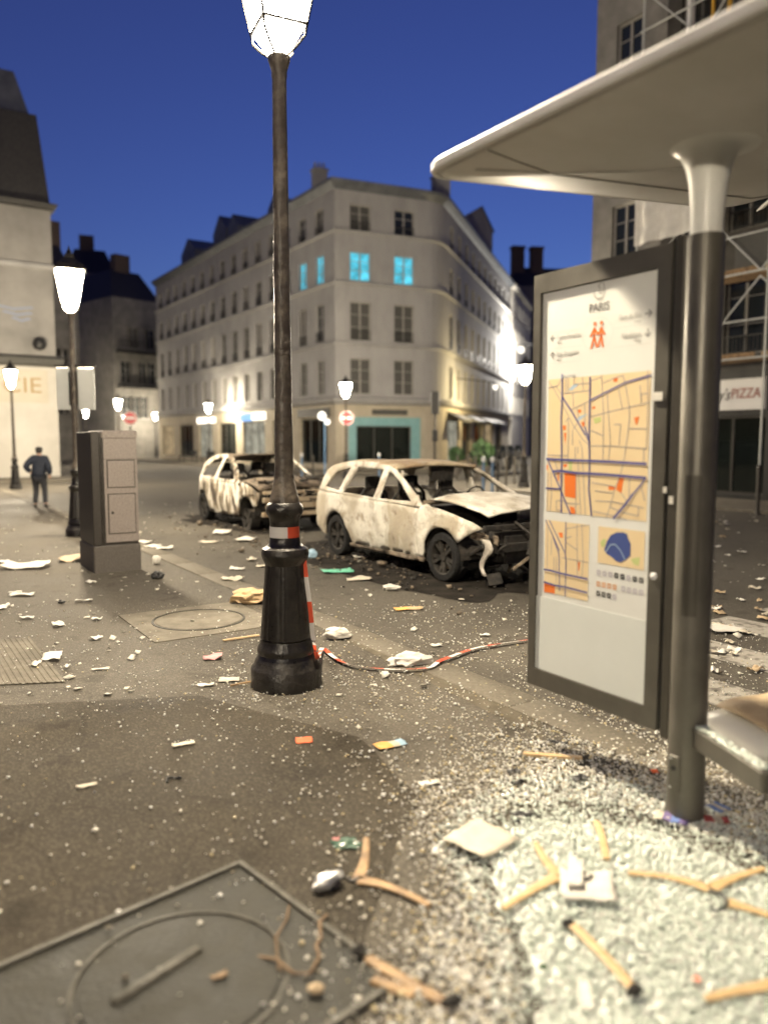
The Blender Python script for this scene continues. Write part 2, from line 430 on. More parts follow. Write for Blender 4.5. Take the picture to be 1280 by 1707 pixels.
# flush granite kerb stones between pavement and road
kerb = struct(link('kerb', MB().box(-.31,.01,-30,26.5,-.05,-.006).mesh('kerb_bed', M['concrete']), None, O, ANG))
kms = []
for i in range(4):
    mb = MB(); mb.bevbox(-.145,.145,-.492,.492,-.03,.010+.002*i,.008); kms.append(mb.mesh('kerb_stone', M['granite'], 40))
for i in range(-9, 26):
    o = link('kerb_stone', kms[i % 4], kerb, (-.15+random.uniform(-.004,.004), i*1.0+.5, random.uniform(-.002,.002))); o.rotation_euler.z = random.uniform(-.004,.004)
# zebra crossing stripes, painted on the road
for k in range(14):
    s0 = .9 + k*1.0
    mb = MB(); n = 26; rows = []
    for i in range(n+1):
        t = -4.6 + 4.4*i/n
        rows.append([(s0+.5*j/4+(.012*mn.noise((t*5,j,k)) if j in (0,4) else 0), t, 0) for j in range(5)])
    mb.loft(rows); mb.build('crossing_stripe', M['paint'], road, None, (O.x,O.y,-.001+.0015), ANG)
# darker asphalt area and paler strip on the pavement
def patch(name, pts, z, m, label=None, cat=None, kind=None):
    o = sheet(name, [G(*p) for p in pts], z, m)
    if cat or kind: tag(o, label, cat, None, kind)
    return o
M['pave2'] = asphalt('darker_asphalt', (.028,.0235,.017), (.052,.0445,.033), (.12,.103,.08), .8, .8)
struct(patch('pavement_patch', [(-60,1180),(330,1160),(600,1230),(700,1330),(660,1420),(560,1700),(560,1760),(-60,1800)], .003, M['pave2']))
struct(patch('pavement_strip', [(510,1035),(540,1030),(900,1195),(905,1235),(840,1200)], .0035, mat('worn_strip', (.085,.074,.055), (.135,.118,.09), .85, spec=.12, scale=7, bump=.3, bscale=100)))

# ------------------------------------------------------------------ buildings
def dirang(a, b): d = (Vector(b)-Vector(a)); return math.atan2(d.y, d.x), Vector((d.x,d.y,0)).length
def facade(par, A, B, z0, z1, ops, m, depth=.24, name='wall'):
    ang, L = dirang(A, B)
    xs = sorted({0, L} | {x for o in ops for x in o[:2]}); zs = sorted({z0, z1} | {z for o in ops for z in o[2:4]})
    mb = MB(); ix = {x:i for i,x in enumerate(xs)}; nx = len(xs)
    vs = [(x,0,z) for z in zs for x in xs]; fs = []
    for j in range(len(zs)-1):
        for i in range(nx-1):
            cx, cz = (xs[i]+xs[i+1])/2, (zs[j]+zs[j+1])/2
            if any(o[0]<cx<o[1] and o[2]<cz<o[3] for o in ops): continue
            fs.append((j*nx+i, j*nx+i+1, (j+1)*nx+i+1, (j+1)*nx+i))
    mb.add(vs, fs)
    for x0,x1,a,b in [o[:4] for o in ops]:
        q = [(x0,0,a),(x1,0,a),(x1,0,b),(x0,0,b),(x0,depth,a),(x1,depth,a),(x1,depth,b),(x0,depth,b)]
        mb.add(q, [(0,4,5,1),(1,5,6,2),(2,6,7,3),(3,7,4,0)])
    return mb.build(name, m, par, None, Vector((A[0],A[1],0))-par.location, ang)
_wc = {}
def win_mesh(w, h, style):
    k = (round(w,2), round(h,2), style)
    if k in _wc: return _wc[k]
    f = MB(); b = .06
    f.box(0,w,.13,.20,0,b).box(0,w,.13,.20,h-b,h).box(0,b,.13,.20,b,h-b).box(w-b,w,.13,.20,b,h-b)
    if style != 'shop':
        f.box(w/2-.04,w/2+.04,.12,.19,b,h-b)
        for q in (.36,.68): f.box(b,w/2-.04,.14,.18,h*q-.015,h*q+.015).box(w/2+.04,w-b,.14,.18,h*q-.015,h*q+.015)
    else:
        for q in (.33,.66): f.box(w*q-.03,w*q+.03,.12,.19,b,h-b)
    p = MB().box(b*.5,w-b*.5,.165,.172,b*.5,h-b*.5)
    s = MB().box(-.06,w+.06,-.07,.13,-.09,0)
    r = MB()
    r.box(.02,w-.02,.0,.03,.50,.54).box(.02,w-.02,.0,.03,.06,.085)
    nb = max(4, int(w/.13))
    for i in range(nb+1):
        x = .03+(w-.06)*i/nb; r.box(x-.009,x+.009,.006,.024,.085,.50)
    _wc[k] = (f,p,s,r,{})
    return _wc[k]
def window(par, A, ang, x, z, w, h, style='win', fm='frame', pm=None, rail=False, sill=True, label=None):
    f,p,s,r,c = win_mesh(w,h,style); pm = pm or M['pane']
    def ms(key, mb, m):
        kk = (key, m.name)
        if kk not in c: c[kk] = mb.mesh(key, m)
        return c[kk]
    loc = Vector((A[0]+math.cos(ang)*x, A[1]+math.sin(ang)*x, z)) - par.location
    o = link('window', ms('window', f, M[fm]), par, loc, ang)
    if label: o['label'] = label
    link('pane', ms('pane', p, pm), o)
    if sill: link('sill', ms('sill', s, M['stone']), o)
    if rail: link('railing', ms('railing', r, M['rail']), o)
    return o
def cols(L, n, w, m0=1.0, m1=1.0):
    step = (L-m0-m1-w)/max(1,n-1); return [m0+i*step for i in range(n)]
def bld(name, label, A, cat='building', group=None): return thing(name, label, cat, (A[0],A[1],0), 0, group)
def mitre(par, name, poly, prof, m):
    q = [(p[0]-par.location.x, p[1]-par.location.y) for p in poly]
    return MB().sweep(q, prof).build(name, m, par)
def roof_prism(par, name, poly, z0, z1, inset, m):
    # hipped / mansard prism over a footprint polygon
    c = Vector((sum(p[0] for p in poly)/len(poly), sum(p[1] for p in poly)/len(poly)))
    lo = [(p[0]-par.location.x, p[1]-par.location.y, z0) for p in poly]
    hi = []
    for p in poly:
        d = (c-Vector((p[0],p[1]))); d = d.normalized()*min(inset, d.length*.8); hi.append((p[0]+d.x-par.location.x, p[1]+d.y-par.location.y, z1))
    n = len(poly); mb = MB(); mb.add(lo+hi, [(k,(k+1)%n,n+(k+1)%n,n+k) for k in range(n)]+[tuple(range(n,2*n))]); return mb.build(name, m, par)
M['cyan'] = emis('lit_cyan_window', (.10,.72,.95), .85)
def lit_pane(name, c, s):
    m, n, l, b = NT(name); n.remove(b); o = n['Material Output']
    tc = n.new('ShaderNodeTexCoord'); t = n.new('ShaderNodeTexNoise'); t.inputs['Scale'].default_value = 2.2; t.inputs['Detail'].default_value = 3
    l.new(tc.outputs['Object'], t.inputs[0]); r = n.new('ShaderNodeMapRange'); r.inputs[1].default_value=.35; r.inputs[2].default_value=.65; r.inputs[3].default_value = s*.45; r.inputs[4].default_value = s
    l.new(t.outputs[0], r.inputs[0]); e = n.new('ShaderNodeEmission'); e.inputs[0].default_value = (*c,1)
    l.new(r.outputs[0], e.inputs[1]); l.new(e.outputs[0], o.inputs[0]); return m
M['cyan'] = lit_pane('lit_cyan_window', (.13,.70,.90), 1.2)
M['warmpane'] = lit_pane('lit_shop_pane', (1.0,.74,.42), .55)
M['warmpane2'] = lit_pane('lit_shop_pane_pale', (.95,.9,.7), .5)
M['bluesign'] = emis('lit_blue_sign', (.35,.6,1.0), 1.3)
M['whitesign'] = emis('lit_white_sign', (1.0,.93,.8), 2.6)

# --- corner building
A = Vector((-2.72,43.69)); dF = Vector((.92,.39)).normalized(); dR = Vector((.306,.952)).normalized()
L0 = A + Vector((U.x,U.y))*33.0
B = A + dF*5.6
curve = []
for k in range(1,5):
    a = math.atan2(dF.y,dF.x) + (math.atan2(dR.y,dR.x)-math.atan2(dF.y,dF.x))*(k-.5)/4
    curve.append((curve[-1] if curve else B) + Vector((math.cos(a),math.sin(a)))*.45)
C0 = curve[-1]; C1 = C0 + dR*26
cb = bld('corner_building', 'pale stone corner apartment block with cyan lit windows on its third floor', A)
PANES = ['pane']*5+['curtain','curtain','shut']
M['curtain'] = mat('curtain_behind_pane', (.16,.155,.145), (.26,.25,.235), .3, scale=9, stretch=(6,1,.4))
ROWS = [(4.35,2.0,'shut'),(7.35,2.15,'win'),(10.65,1.6,'win'),(13.3,1.5,'win')]
TOP = 15.6
def floors(par, a, b, n, w, lit=(), rows=ROWS, wallm='stone', z0=4.0, z1=TOP, m0=1.1, m1=1.1, rails=(0,1,2,3), litm='cyan'):
    ang, L = dirang(a,b); xs = cols(L, n, w, m0, m1); ops = []
    for z,h,k in rows:
        for x in xs: ops.append((x,x+w,z,z+h))
    facade(par, a, b, z0, z1, ops, M[wallm])
    for j,(z,h,k) in enumerate(rows):
        for i,x in enumerate(xs):
            on = (i,j) in lit
            window(par, a, ang, x, z, w, h, 'win', 'frame', M[litm] if on else (M['shut'] if k == 'shut' else M[random.choice(PANES)]), rail=(j in rails and not on and k!='shut'))
floors(cb, L0, A, 15, 1.0, lit=((14,2),(13,2)), m0=.9, m1=1.3)
floors(cb, A, B, 2, 1.25, lit=((0,2),(1,2)), m0=.9, m1=.75)
pts = [B]+curve
for p, q in zip(pts[:-1], pts[1:]): facade(cb, p, q, 4.0, TOP, [], M['stone'])
floors(cb, C0, C1, 11, 1.0, m0=1.4, m1=1.0)
full = [L0,A,B]+curve+[C1]
mitre(cb, 'string_course', full, [(0,3.75),(.22,3.85),(.30,4.02),(.30,4.12),(0,4.2)], M['stone'])
for z in (7.05,10.4,13.2): mitre(cb, 'string_course', full, [(0,z),(.13,z+.03),(.15,z+.16),(0,z+.2)], M['stone'])
mitre(cb, 'cornice', full, [(0,TOP-.1),(.12,TOP),(.35,TOP+.22),(.38,TOP+.38),(0,TOP+.5)], M['zinc'])
inner = [Vector((L0.x,L0.y)),A,B]+curve+[C1, C1+Vector((-.952,.306))*9, A+Vector((U.x,U.y))*20+Vector((N.x,N.y))*9, L0+Vector((N.x,N.y))*9]
roof_prism(cb, 'roof', inner, TOP+.3, TOP+.8, 3.2, M['zinc'])
# gable and dormers on the left range
q = L0-A
gb = MB()
for tt, hh, ww in ((27.5,2.4,3.4),(20,2.6,2.6),(17,2.1,1.8),(10,1.6,1.8)):
    p = A+Vector((U.x,U.y))*tt; gb = MB()
    gb.add([(0,0,0),(ww,0,0),(ww,0,hh*.55),(ww/2,0,hh),(0,0,hh*.55),(0,3,0),(ww,3,0),(ww,3,hh*.55),(ww/2,3,hh),(0,3,hh*.55)],
           [(0,1,2,3,4),(9,8,7,6,5),(1,6,7,2),(2,7,8,3),(3,8,9,4),(4,9,5,0)])
    gb.box(ww/2-.35,ww/2+.35,-.03,.0,.25,hh*.55)
    gb.build('dormer', M['zinc'], cb, None, Vector((p.x+N.x*.6,p.y+N.y*.6,TOP+.35))-cb.location, math.atan2(-U.y,-U.x))
for p, w, h in ((A+dF*.2+Vector((-1.2,2.4)),.8,2.3),(B+Vector((1.0,2.5)),1.0,2.6),(A+Vector((U.x,U.y))*14+Vector((3,1)),1.0,2.4)):
    h -= 1.1; ch = MB().box(-w/2,w/2,-.3,.3,0,h).box(-w/2-.06,w/2+.06,-.36,.36,h,h+.12)
    for k in range(3): ch.cyl((-w/2+.15+k*(w-.3)/2,0,h+.12),(-w/2+.15+k*(w-.3)/2,0,h+.5),.09,.07,8)
    ch.build('chimney', M['stone'], cb, None, Vector((p.x,p.y,TOP+.4))-cb.location, .4)
# its ground floor: left range shops
ang, L = dirang(L0,A)
shops = [(1.0,4.2,'warmpane'),(5.6,9.2,'sglass'),(10.6,13.6,'warmpane2'),(15.0,18.4,'sglass'),(19.6,23.4,'warmpane2'),(24.6,27.4,'sglass'),(28.6,32.0,'sglass')]
facade(cb, L0, A, 0, 3.75, [(a,b,.35,3.0) for a,b,_ in shops], M['stone_y'], .3)
for a,b,m in shops: window(cb, L0, ang, a, .35, b-a, 2.65, 'shop', 'shut', M[m], sill=False)
def board(par, a, ang, x0, x1, z0, z1, m, name='shop_sign', d=.12, label=None):
    o = MB().bevbox(x0,x1,-d,-.01,z0,z1,.015).build(name, m, par, None, Vector((a[0],a[1],0))-par.location, ang)
    if label: o['label'] = label
    return o
board(cb, L0, ang, 10.5, 14.4, 3.05, 3.5, M['whitesign'], label='lit white fascia')
board(cb, L0, ang, 19.4, 21.3, 3.05, 3.55, M['bluesign'], label='lit blue fascia')
board(cb, L0, ang, 21.5, 23.6, 3.1, 3.6, M['whitesign'], label='lit white fascia')
board(cb, L0, ang, 28.4, 32.4, 3.1, 3.6, M['shut'])
# its front: teal shop
angF, LF = dirang(A,B)
facade(cb, A, B, 0, 3.75, [(.75,5.3,.25,3.05)], M['stone_y'], .3)
tw = MB().box(.75,5.3,.02,.10,2.55,3.05).box(.75,1.25,.02,.10,.25,2.55).box(4.7,5.3,.02,.10,.25,2.55).box(1.25,4.7,.02,.10,.25,.4)
tw.build('shopfront', M['teal'], cb, None, Vector((A.x,A.y,0))-cb.location, angF)
window(cb, A, angF, 1.25, .4, 3.45, 2.15, 'shop', 'shut', M['sglass'], sill=False)
board(cb, A, angF, 2.2, 4.4, 3.2, 3.5, M['shut'], label='dark shop name board on the corner front')
for p, q in zip(pts[:-1], pts[1:]): facade(cb, p, q, 0, 3.75, [], M['stone_y'])
angR, LR = dirang(C0,C1)
rs = [(1.2,4.4,'warmpane2'),(5.4,8.6,'sglass'),(9.6,13.0,'sglass'),(14,17.4,'warmpane'),(18.6,22,'sglass')]
facade(cb, C0, C1, 0, 3.75, [(a,b,.3,3.0) for a,b,_ in rs], M['stone_y'], .3)
for a,b,m in rs: window(cb, C0, angR, a, .3, b-a, 2.7, 'shop', 'shut', M[m], sill=False)
for x in (1.0,6.0,11.5,15.5): MB().add([(x,0,3.5),(x+3.2,0,3.5),(x+3.2,-1.0,3.05),(x,-1.0,3.05),(x,0,3.42),(x+3.2,0,3.42),(x+3.2,-1.0,2.85),(x,-1.0,2.85)],[(0,1,2,3),(7,6,5,4),(3,2,6,7),(0,3,7,4),(1,5,6,2)]).build('awning', M['shut'], cb, None, Vector((C0.x,C0.y,0))-cb.location, angR)
# bracket lamp put in for the amber light of an unseen street lamp
wl_p = C0 + dR*3.2 + Vector((dR.y,-dR.x))*2.6
ob = MB().cyl((0,0,0),(0,0,-.25),.16,.12,10).build('sodium_lamp', M['whitesign'], cb, None, Vector((wl_p.x,wl_p.y,5.2))-cb.location)
MB().tube([(0,0,.0),(0,0,.2),(-2.55*dR.y,2.55*dR.x,.5)],.03).build('bracket', M['rail'], ob)
def plight(name, loc, W, c, r=.12, par=None):
    l = bpy.data.lights.new(name, 'POINT'); l.energy = W; l.color = c; l.shadow_soft_size = r
    o = bpy.data.objects.new(name, l); COL.objects.link(o); o.location = loc
    if par is not None: o.parent = par
    return o
plight('sodium_lamp_light', (wl_p.x+.1,wl_p.y-.15,4.8), 1500, (1.0,.78,.40), .15)

# --- white lit building further down the side street
W0 = C1 + Vector((.25,.1)); W1 = W0 + dR*13
wb = bld('white_building', 'bright white rendered house next along the side street', W0)
floors(wb, W0, W1, 5, .9, rows=[(4.2,1.8,'win'),(7.2,1.8,'win'),(10.2,1.8,'win'),(13,1.6,'win')], wallm='stone_l', z0=0, z1=15.6, rails=())
facade(wb, W0+Vector((-dR.y,dR.x))*8, W0, 0, 15.6, [], M['stone_l'])
mitre(wb, 'cornice', [W0+Vector((-dR.y,dR.x))*8,W0,W1], [(0,15.5),(.3,15.65),(.3,15.9),(0,16)], M['stone_l'])
roof_prism(wb, 'roof', [W0,W1,W1+Vector((-dR.y,dR.x))*8,W0+Vector((-dR.y,dR.x))*8], 15.9, 18.2, 3, M['zinc'])
aw, _ = dirang(W0,W1)
gl_p = P(868,583,70)
gl = thing('street_globe', 'small lit globe on a bracket arm in front of the white house', 'lamp', (gl_p.x,gl_p.y,0))
MB().lathe([(.02,-.3),(.2,-.22),(.3,0),(.2,.22),(.02,.3)],14,c=(0,0,gl_p.z)).build('globe', M['whitesign'], gl, 60)
MB().tube([(0,0,gl_p.z+.3),(.3,0,gl_p.z+.5),(2.2,0,gl_p.z+.5)],.05,8).cyl((2.2,0,0),(2.2,0,gl_p.z+1.5),.07,.05,8).build('arm', M['rail'], gl)
plight('globe_light', (-.2,-.4,gl_p.z-.5), 6000, (1.0,.93,.82), .2, gl)
# gable house behind the corner block's roof
g0 = Vector((5.6,63.0))
gh = bld('gabled_house', 'blue-grey gable rising behind the corner block roof', g0)
mb = MB(); mb.add([(0,0,0),(3.4,0,0),(3.4,0,18.6),(2.4,0,20.4),(0,0,19.0),(0,6,0),(3.4,6,0),(3.4,6,18.6),(2.4,6,20.4),(0,6,19.0)],[(0,1,2,3,4),(1,6,7,2),(5,0,4,9),(6,5,9,8,7)]); mb.build('wall', M['stone'], gh, None, (0,0,0), .35)
MB().add([(-.1,-.1,18.95),(2.4,-.1,20.45),(3.55,-.1,18.5),(-.1,6,18.95),(2.4,6,20.45),(3.55,6,18.5)],[(0,1,4,3),(1,2,5,4)]).build('roof', M['zinc'], gh, None, (0,0,0), .35)
# distant block at the end of the side street
e0 = Vector((14.8,96)); e1 = e0+Vector((13,2))
eb = bld('distant_block', 'dim distant block with chimneys closing the side street', e0)
floors(eb, e0, e1, 6, 1.0, rows=[(z,1.7,'win') for z in (4,7.2,10.4,13.6,16.8)], wallm='stone_d', z0=0, z1=20.5, rails=())
roof_prism(eb, 'roof', [e0,e1,e1+Vector((-1,9)),e0+Vector((-1,9))], 20.5, 23.0, 2.5, M['slate'])
for x in (1.2,3.6): MB().box(x,x+1.5,1,2,20.5,25.2).box(x-.1,x+1.6,.9,2.1,25.2,25.5).build('chimney', M['chim'], eb, None, (0,0,0), .15)

# --- left corner building with fascia lettering
c1 = Vector((-15.2,36.2)); c0 = c1 - Vector((N.x,N.y))*12
lb = bld('shop_building', 'pale shop house with dark tall roof on the left edge', c0)
angL, LL = dirang(c0,c1)
wops = []
M['stone_w'] = mat('grey_render_wall', (.22,.215,.205), (.31,.30,.285), .85, scale=.7, bump=.15, bscale=8)
rowsL = [(6.6,2.5),(10.1,1.7)]
for z,h in rowsL:
    for x in (.8,4.6,8.0): wops.append((x,x+1.3,z,z+h))
facade(lb, c0, c1, 5.2, 12.3, wops, M['stone_w'])
for z,h in rowsL:
    for x in (.8,4.6,8.0): window(lb, c0, angL, x, z, 1.3, h, rail=True)
facade(lb, c0, c1, 0, 5.2, [(5.2,8.9,.5,3.2),(.8,4.2,.5,3.2)], M['stone_l'], .3)
window(lb, c0, angL, 5.2,.5,3.7,2.7,'shop','stone_y',M['warmpane'],sill=False); window(lb, c0, angL, .8,.5,3.4,2.7,'shop','stone_y',M['warmpane'],sill=False)
side = c1 + Vector((U.x,U.y))*14
facade(lb, c1, side, 0, 12.3, [], M['stone'])
mitre(lb, 'string_course', [c0,c1,side], [(0,5.1),(.25,5.2),(.35,5.45),(.12,5.6),(0,5.62)], M['shut'])
mitre(lb, 'string_course', [c0,c1,side], [(0,9.5),(.1,9.52),(.12,9.7),(0,9.75)], M['stone'])
mitre(lb, 'cornice', [c0,c1,side], [(0,12.15),(.2,12.2),(.3,12.4),(0,12.5)], M['slate'])
back = c0 + Vector((U.x,U.y))*14
roof_prism(lb, 'roof', [c0,c1,side,back], 12.4, 16.4, .55, M['slate'])
roof_prism(lb, 'attic', [c0+(c1-c0)*.04+Vector((U.x,U.y))*.6,c1-(c1-c0)*.05+Vector((U.x,U.y))*.6,side-(c1-c0)*.05,back+(c1-c0)*.04], 16.35, 18.4, .8, M['zinc'])
MB().box(8.2,9.3,3.0,3.9,15.5,18.6).box(8.1,9.4,2.9,4.0,18.6,18.8).build('chimney', M['chim'], lb, None, (0,0,0), angL)
bandm = mat('fascia_cream', (.52,.48,.39), (.56,.52,.43), .6, scale=2)
board(lb, c0, angL, .5, 11.6, 3.45, 4.95, bandm, 'fascia', .10)
def text(body, name, par, loc, rot, size, m, align='CENTER', ext=.001, shear=0, sx=1):
    c = bpy.data.curves.new(name, 'FONT'); c.body = body; c.size = size; c.align_x = align; c.align_y = 'CENTER'; c.extrude = ext; c.shear = shear
    c.resolution_u = 3
    t = bpy.data.objects.new('t', c); COL.objects.link(t); bpy.context.view_layer.update()
    me = bpy.data.meshes.new_from_object(t.evaluated_get(bpy.context.evaluated_depsgraph_get()))
    bpy.data.objects.remove(t); bpy.data.curves.remove(c); me.name = name; me.materials.clear(); me.materials.append(m)
    o = link(name, me, par, loc); o.rotation_euler = rot; o.scale.x = sx
    return o
def onwall(par, a, ang, x, y, z): return Vector((a[0]+math.cos(ang)*x-math.sin(ang)*y, a[1]+math.sin(ang)*x+math.cos(ang)*y, z))-par.location
text('CIE', 'lettering', lb, onwall(lb,c0,angL,10.5,-.13,4.2), (R(90),0,angL), 1.0, mat('gilt_letters', (.36,.25,.11), None, .5), sx=1.15)
# pale blue painted mark on the wall above, and a round dark lamp
mk = MB()
for k,(xo,zo,w) in enumerate(((0,.55,1.7),(.15,.30,1.3),(.3,.05,.85))):
    mk.add([(xo-w/2,0,zo+.16),(xo,0,zo+.02),(xo+w/2,0,zo+.16),(xo+w/2-.12,0,zo+.24),(xo,0,zo+.12),(xo-w/2+.12,0,zo+.24)],[(0,1,4,5),(1,2,3,4)])
mk.build('painted_mark', mat('pale_blue_mark', (.25,.29,.40), None, .7), lb, None, onwall(lb,c0,angL,10.3,-.012,7.0), angL)
MB().lathe([(.02,-.3),(.22,-.22),(.30,0),(.22,.22),(.02,.3)],12).build('wall_lantern', M['rail'], lb, 40, onwall(lb,c0,angL,11.25,-.33,6.1))

# --- distant buildings at the end of the main street
def simple_block(name, label, a, b, h, rows, n, m, roof, depth=10, balc=(), cat='building', rh=3):
    o = bld(name, label, a, cat); ang, L = dirang(a,b)
    floors(o, a, b, n, 1.05, rows=rows, wallm=m, z0=0, z1=h, rails=(), m0=.8, m1=.8)
    d = Vector((-math.sin(ang),math.cos(ang)))
    facade(o, b, b+d*depth, 0, h, [], M[m]); facade(o, a+d*depth, a, 0, h, [], M[m])
    roof_prism(o, 'roof', [a,b,b+d*depth,a+d*depth], h, h+rh, 2.4, M[roof])
    for z in balc:
        mb = MB().box(.2,L-.2,-.75,-.02,z-.12,z)
        for k in range(int((L-.4)/.25)): mb.box(.22+k*.25,.25+k*.25,-.74,-.71,z,z+.95)
        mb.box(.2,L-.2,-.75,-.70,z+.95,z+1.0).build('balcony', M['rail'], o, None, (0,0,0), ang)
    MB().box(L*.3,L*.3+1.6,2,3,h,h+rh+1.6).build('chimney', M['chim'], o, None, (0,0,0), ang)
    return o
def at(px, D): return Vector(((px-640)/FPX*D, D))
simple_block('far_house', 'dim tan house with dark balconies at the street end', at(196,76), at(276,80), 15.6, [(3.9,2.2,'win'),(7.3,2.2,'win'),(10.8,2.0,'win')], 4, 'stone_d', 'slate', balc=(7.0,10.4))
simple_block('far_block', 'grey block under a dark roof farthest down the street', at(120,88), at(206,90), 20.5, [(3.9,2.2,'win'),(7.3,2.0,'win'),(10.6,2.0,'win'),(14,1.8,'win')], 5, 'stone_d', 'slate', balc=(10.2,))
simple_block('far_lane_house', 'narrow dim house between the shop house and grey block', at(86,64), at(140,66), 15.5, [(3.9,2.0,'win'),(7.3,2.0,'win')], 2, 'stone_d', 'slate')

# --- right side: stone house and scaffolded pizza house (facades along the street)
def TS2(t, s): v = TS(t,s); return Vector((v.x,v.y))
S = 17.0
r0, r1 = TS2(14.1,S), TS2(11.3,S)
rb = bld('stone_house', 'narrow rough stone house rising behind the shelter canopy', r0)
angS, LS = dirang(r0,r1)
opsr = [(.85,1.85,z,z+h) for z,h in ((4.3,1.7),(7.7,1.75),(10.8,1.75),(13.45,1.7))]
facade(rb, r0, r1, 0, 16.8, opsr+[(.7,2.1,.1,2.6)], M['stone_d'], .3)
for o_ in opsr: window(rb, r0, angS, o_[0], o_[2], 1.0, o_[3]-o_[2])
window(rb, r0, angS, .7,.1,1.4,2.5,'shop','shut',M['sglass'],sill=False)
rbk = TS2(14.1,S+10)
facade(rb, rbk, r0, 0, 16.8, [], M['stone_d'])
mitre(rb, 'cornice', [rbk,r0,r1], [(0,16.7),(.3,16.85),(.4,17.1),(0,18.6)], M['slate'])
roof_prism(rb, 'roof', [r0,r1,TS2(11.3,S+10),rbk], 17.0, 19.5, 2, M['slate'])
p0, p1 = r1, TS2(-6,S)
pb = bld('pizza_house', 'dark scaffolded house with white pizza shop fascia across the street', p0)
angP, LP = dirang(p0,p1)
opsp = [(x,x+1.2,z,z+h) for x in (.5,2.3,4.1,6.5,9.0) for z,h in ((4.2,2.4),(7.7,2.2),(11,2.2),(14,1.8))]
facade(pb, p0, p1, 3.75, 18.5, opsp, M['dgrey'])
for x,x1_,z,z1_ in opsp: window(pb, p0, angP, x, z, 1.2, z1_-z, fm='stone_d', rail=True, sill=False)
facade(pb, p0, p1, 0, 3.75, [(.6,3.7,.2,2.45),(4.4,9.5,.2,2.45)], M['black'], .3)
window(pb, p0, angP, .6,.2,3.1,2.25,'shop','cab_d',M['sglass'],sill=False); window(pb, p0, angP, 4.4,.2,5.1,2.25,'shop','cab_d',M['sglass'],sill=False)
fas = board(pb, p0, angP, .3, 3.75, 2.62, 3.5, M['white'], 'fascia', .18, 'white pizza shop fascia')
text("ny's", 'lettering', pb, onwall(pb,p0,angP,2.42,-.20,3.05), (R(90),0,angP), .46, M['inkb'], 'CENTER', .004, .35, .8)
text('PIZZA', 'lettering', pb, onwall(pb,p0,angP,3.18,-.20,3.07), (R(90),0,angP), .40, mat('dull_red_letters', (.30,.07,.04), None, .5), 'CENTER', .004, .08, .82)
def put(mb, name, m, par, a, ang): return mb.build(name, m, par, None, Vector((a[0],a[1],0))-par.location, ang)
# scaffold: standards, ledgers, boards
for x in (.1,1.7,4.3,6.2,8.0):
    put(MB().cyl((x,-1.2,0.0),(x,-1.2,19),.03,n=6), 'scaffold_standard', M['grey'], pb, p0, angP)
for z in (3.95,6.2,8.4,10.6,12.8,15):
    put(MB().cyl((0,-1.2,z),(8.2,-1.2,z),.028,n=6).cyl((0,-1.2,z+1),(8.2,-1.2,z+1),.028,n=6), 'scaffold_ledger', M['grey'], pb, p0, angP)
    put(MB().box(0,8.2,-1.1,-.4,z-.05,z), 'scaffold_board', M['wood_d'], pb, p0, angP)
for k in range(4):
    for j,z in enumerate((3.95,6.2,8.4,10.6,12.8)):
        x = .1+2.0*k
        put(MB().cyl((x,-1.22,z),(x+2.0,-1.22,z+2.1),.024,n=6) if (k+j)%2 else MB().cyl((x+2.0,-1.22,z),(x,-1.22,z+2.1),.024,n=6), 'scaffold_brace', M['grey'], pb, p0, angP)
        put(MB().box(x+.1,x+1.9,-1.19,-1.16,z,z+.15), 'toe_board', M['wood_d' if k%2 else 'p_card'], pb, p0, angP)
for z,x,w,h in ((6.3,3.2,1.1,.9),(5.0,2.0,.6,1.2),(8.6,3.4,.9,1.4)):
    put(MB().box(x,x+w,-1.0,-.96,z,z+h), 'site_board', M['shut'], pb, p0, angP)
tp = MB(); rows = []
for i in range(25):
    x = .05+2.6*i/24
    rows.append([(x, -1.32+.07*math.sin(x*9)+.04*mn.noise((x*3,j*.7,1)), 7.6+1.9*j/8+.05*mn.noise((x*2,j,4))) for j in range(9)])
tp.loft(rows); o = put(tp, 'tarpaulin', M['tarp'], pb, p0, angP)
put(MB().cyl((1.55,-1.0,11),(1.55,-1.0,19.5),.11,n=10), 'white_strip', M['white'], pb, p0, angP)  # bright curtain edge of a lit window, put in as a white bar
yel = mat('yellow_lit_line', (.62,.36,.05), None, .45)  # yellow light on window frame lines, put into the colour
put(MB().cyl((2.25,-1.0,11),(2.25,-1.0,19.5),.05,n=8), 'yellow_lit_line', yel, pb, p0, angP)
put(MB().cyl((2.75,-1.0,11),(2.75,-1.0,19.5),.06,n=8), 'yellow_lit_line', yel, pb, p0, angP)
roof_prism(pb, 'roof', [p0,p1,TS2(-6,S+10),TS2(11.3,S+10)], 18.5, 21.5, 2, M['slate'])
# ------------------------------------------------------------------ street lamps
KH, KR = .00414, .00428
prof_base = [(60,1150),(60,1116),(58,1112),(54,1108),(53,1102),(49,1096),(47,1090),(49,1085),(48,1078),(44.5,1072),(43.5,1064)]
prof_body = [(43,1062),(41.5,1040),(38.5,1000),(35.5,960),(33.5,934)]
prof_coll = [(33.5,934),(35,930),(39,922),(40,914),(38,906),(31,902),(27.5,898),(26,892),(25,886),(24.5,862),(26,852),(30,846),(31.5,838),(29.5,830),(25,826)]
prof_pole = [(25,826),(24.5,820),(21,806),(17.5,790),(16,775),(15.4,750),(14.6,690),(14,600),(13,450),(12.2,300),(11.6,200),(11.4,130),(12.5,124),(12,118),(14.5,110),(17.5,100),(17.5,95),(12,94)]
def pr(p): return [(r*KR, (1148-y)*KH) for r, y in p]
def flute(t, z):
    c = math.cos(8*t); return 1 - .05*max(0, c-.55)/.45
def lantern_light(par, W=None):
    return plight('lantern_light', (0,0,ZN+.46), W or LAMP_W, LAMP_C, .10, par)
ZN = (1148-95)*KH
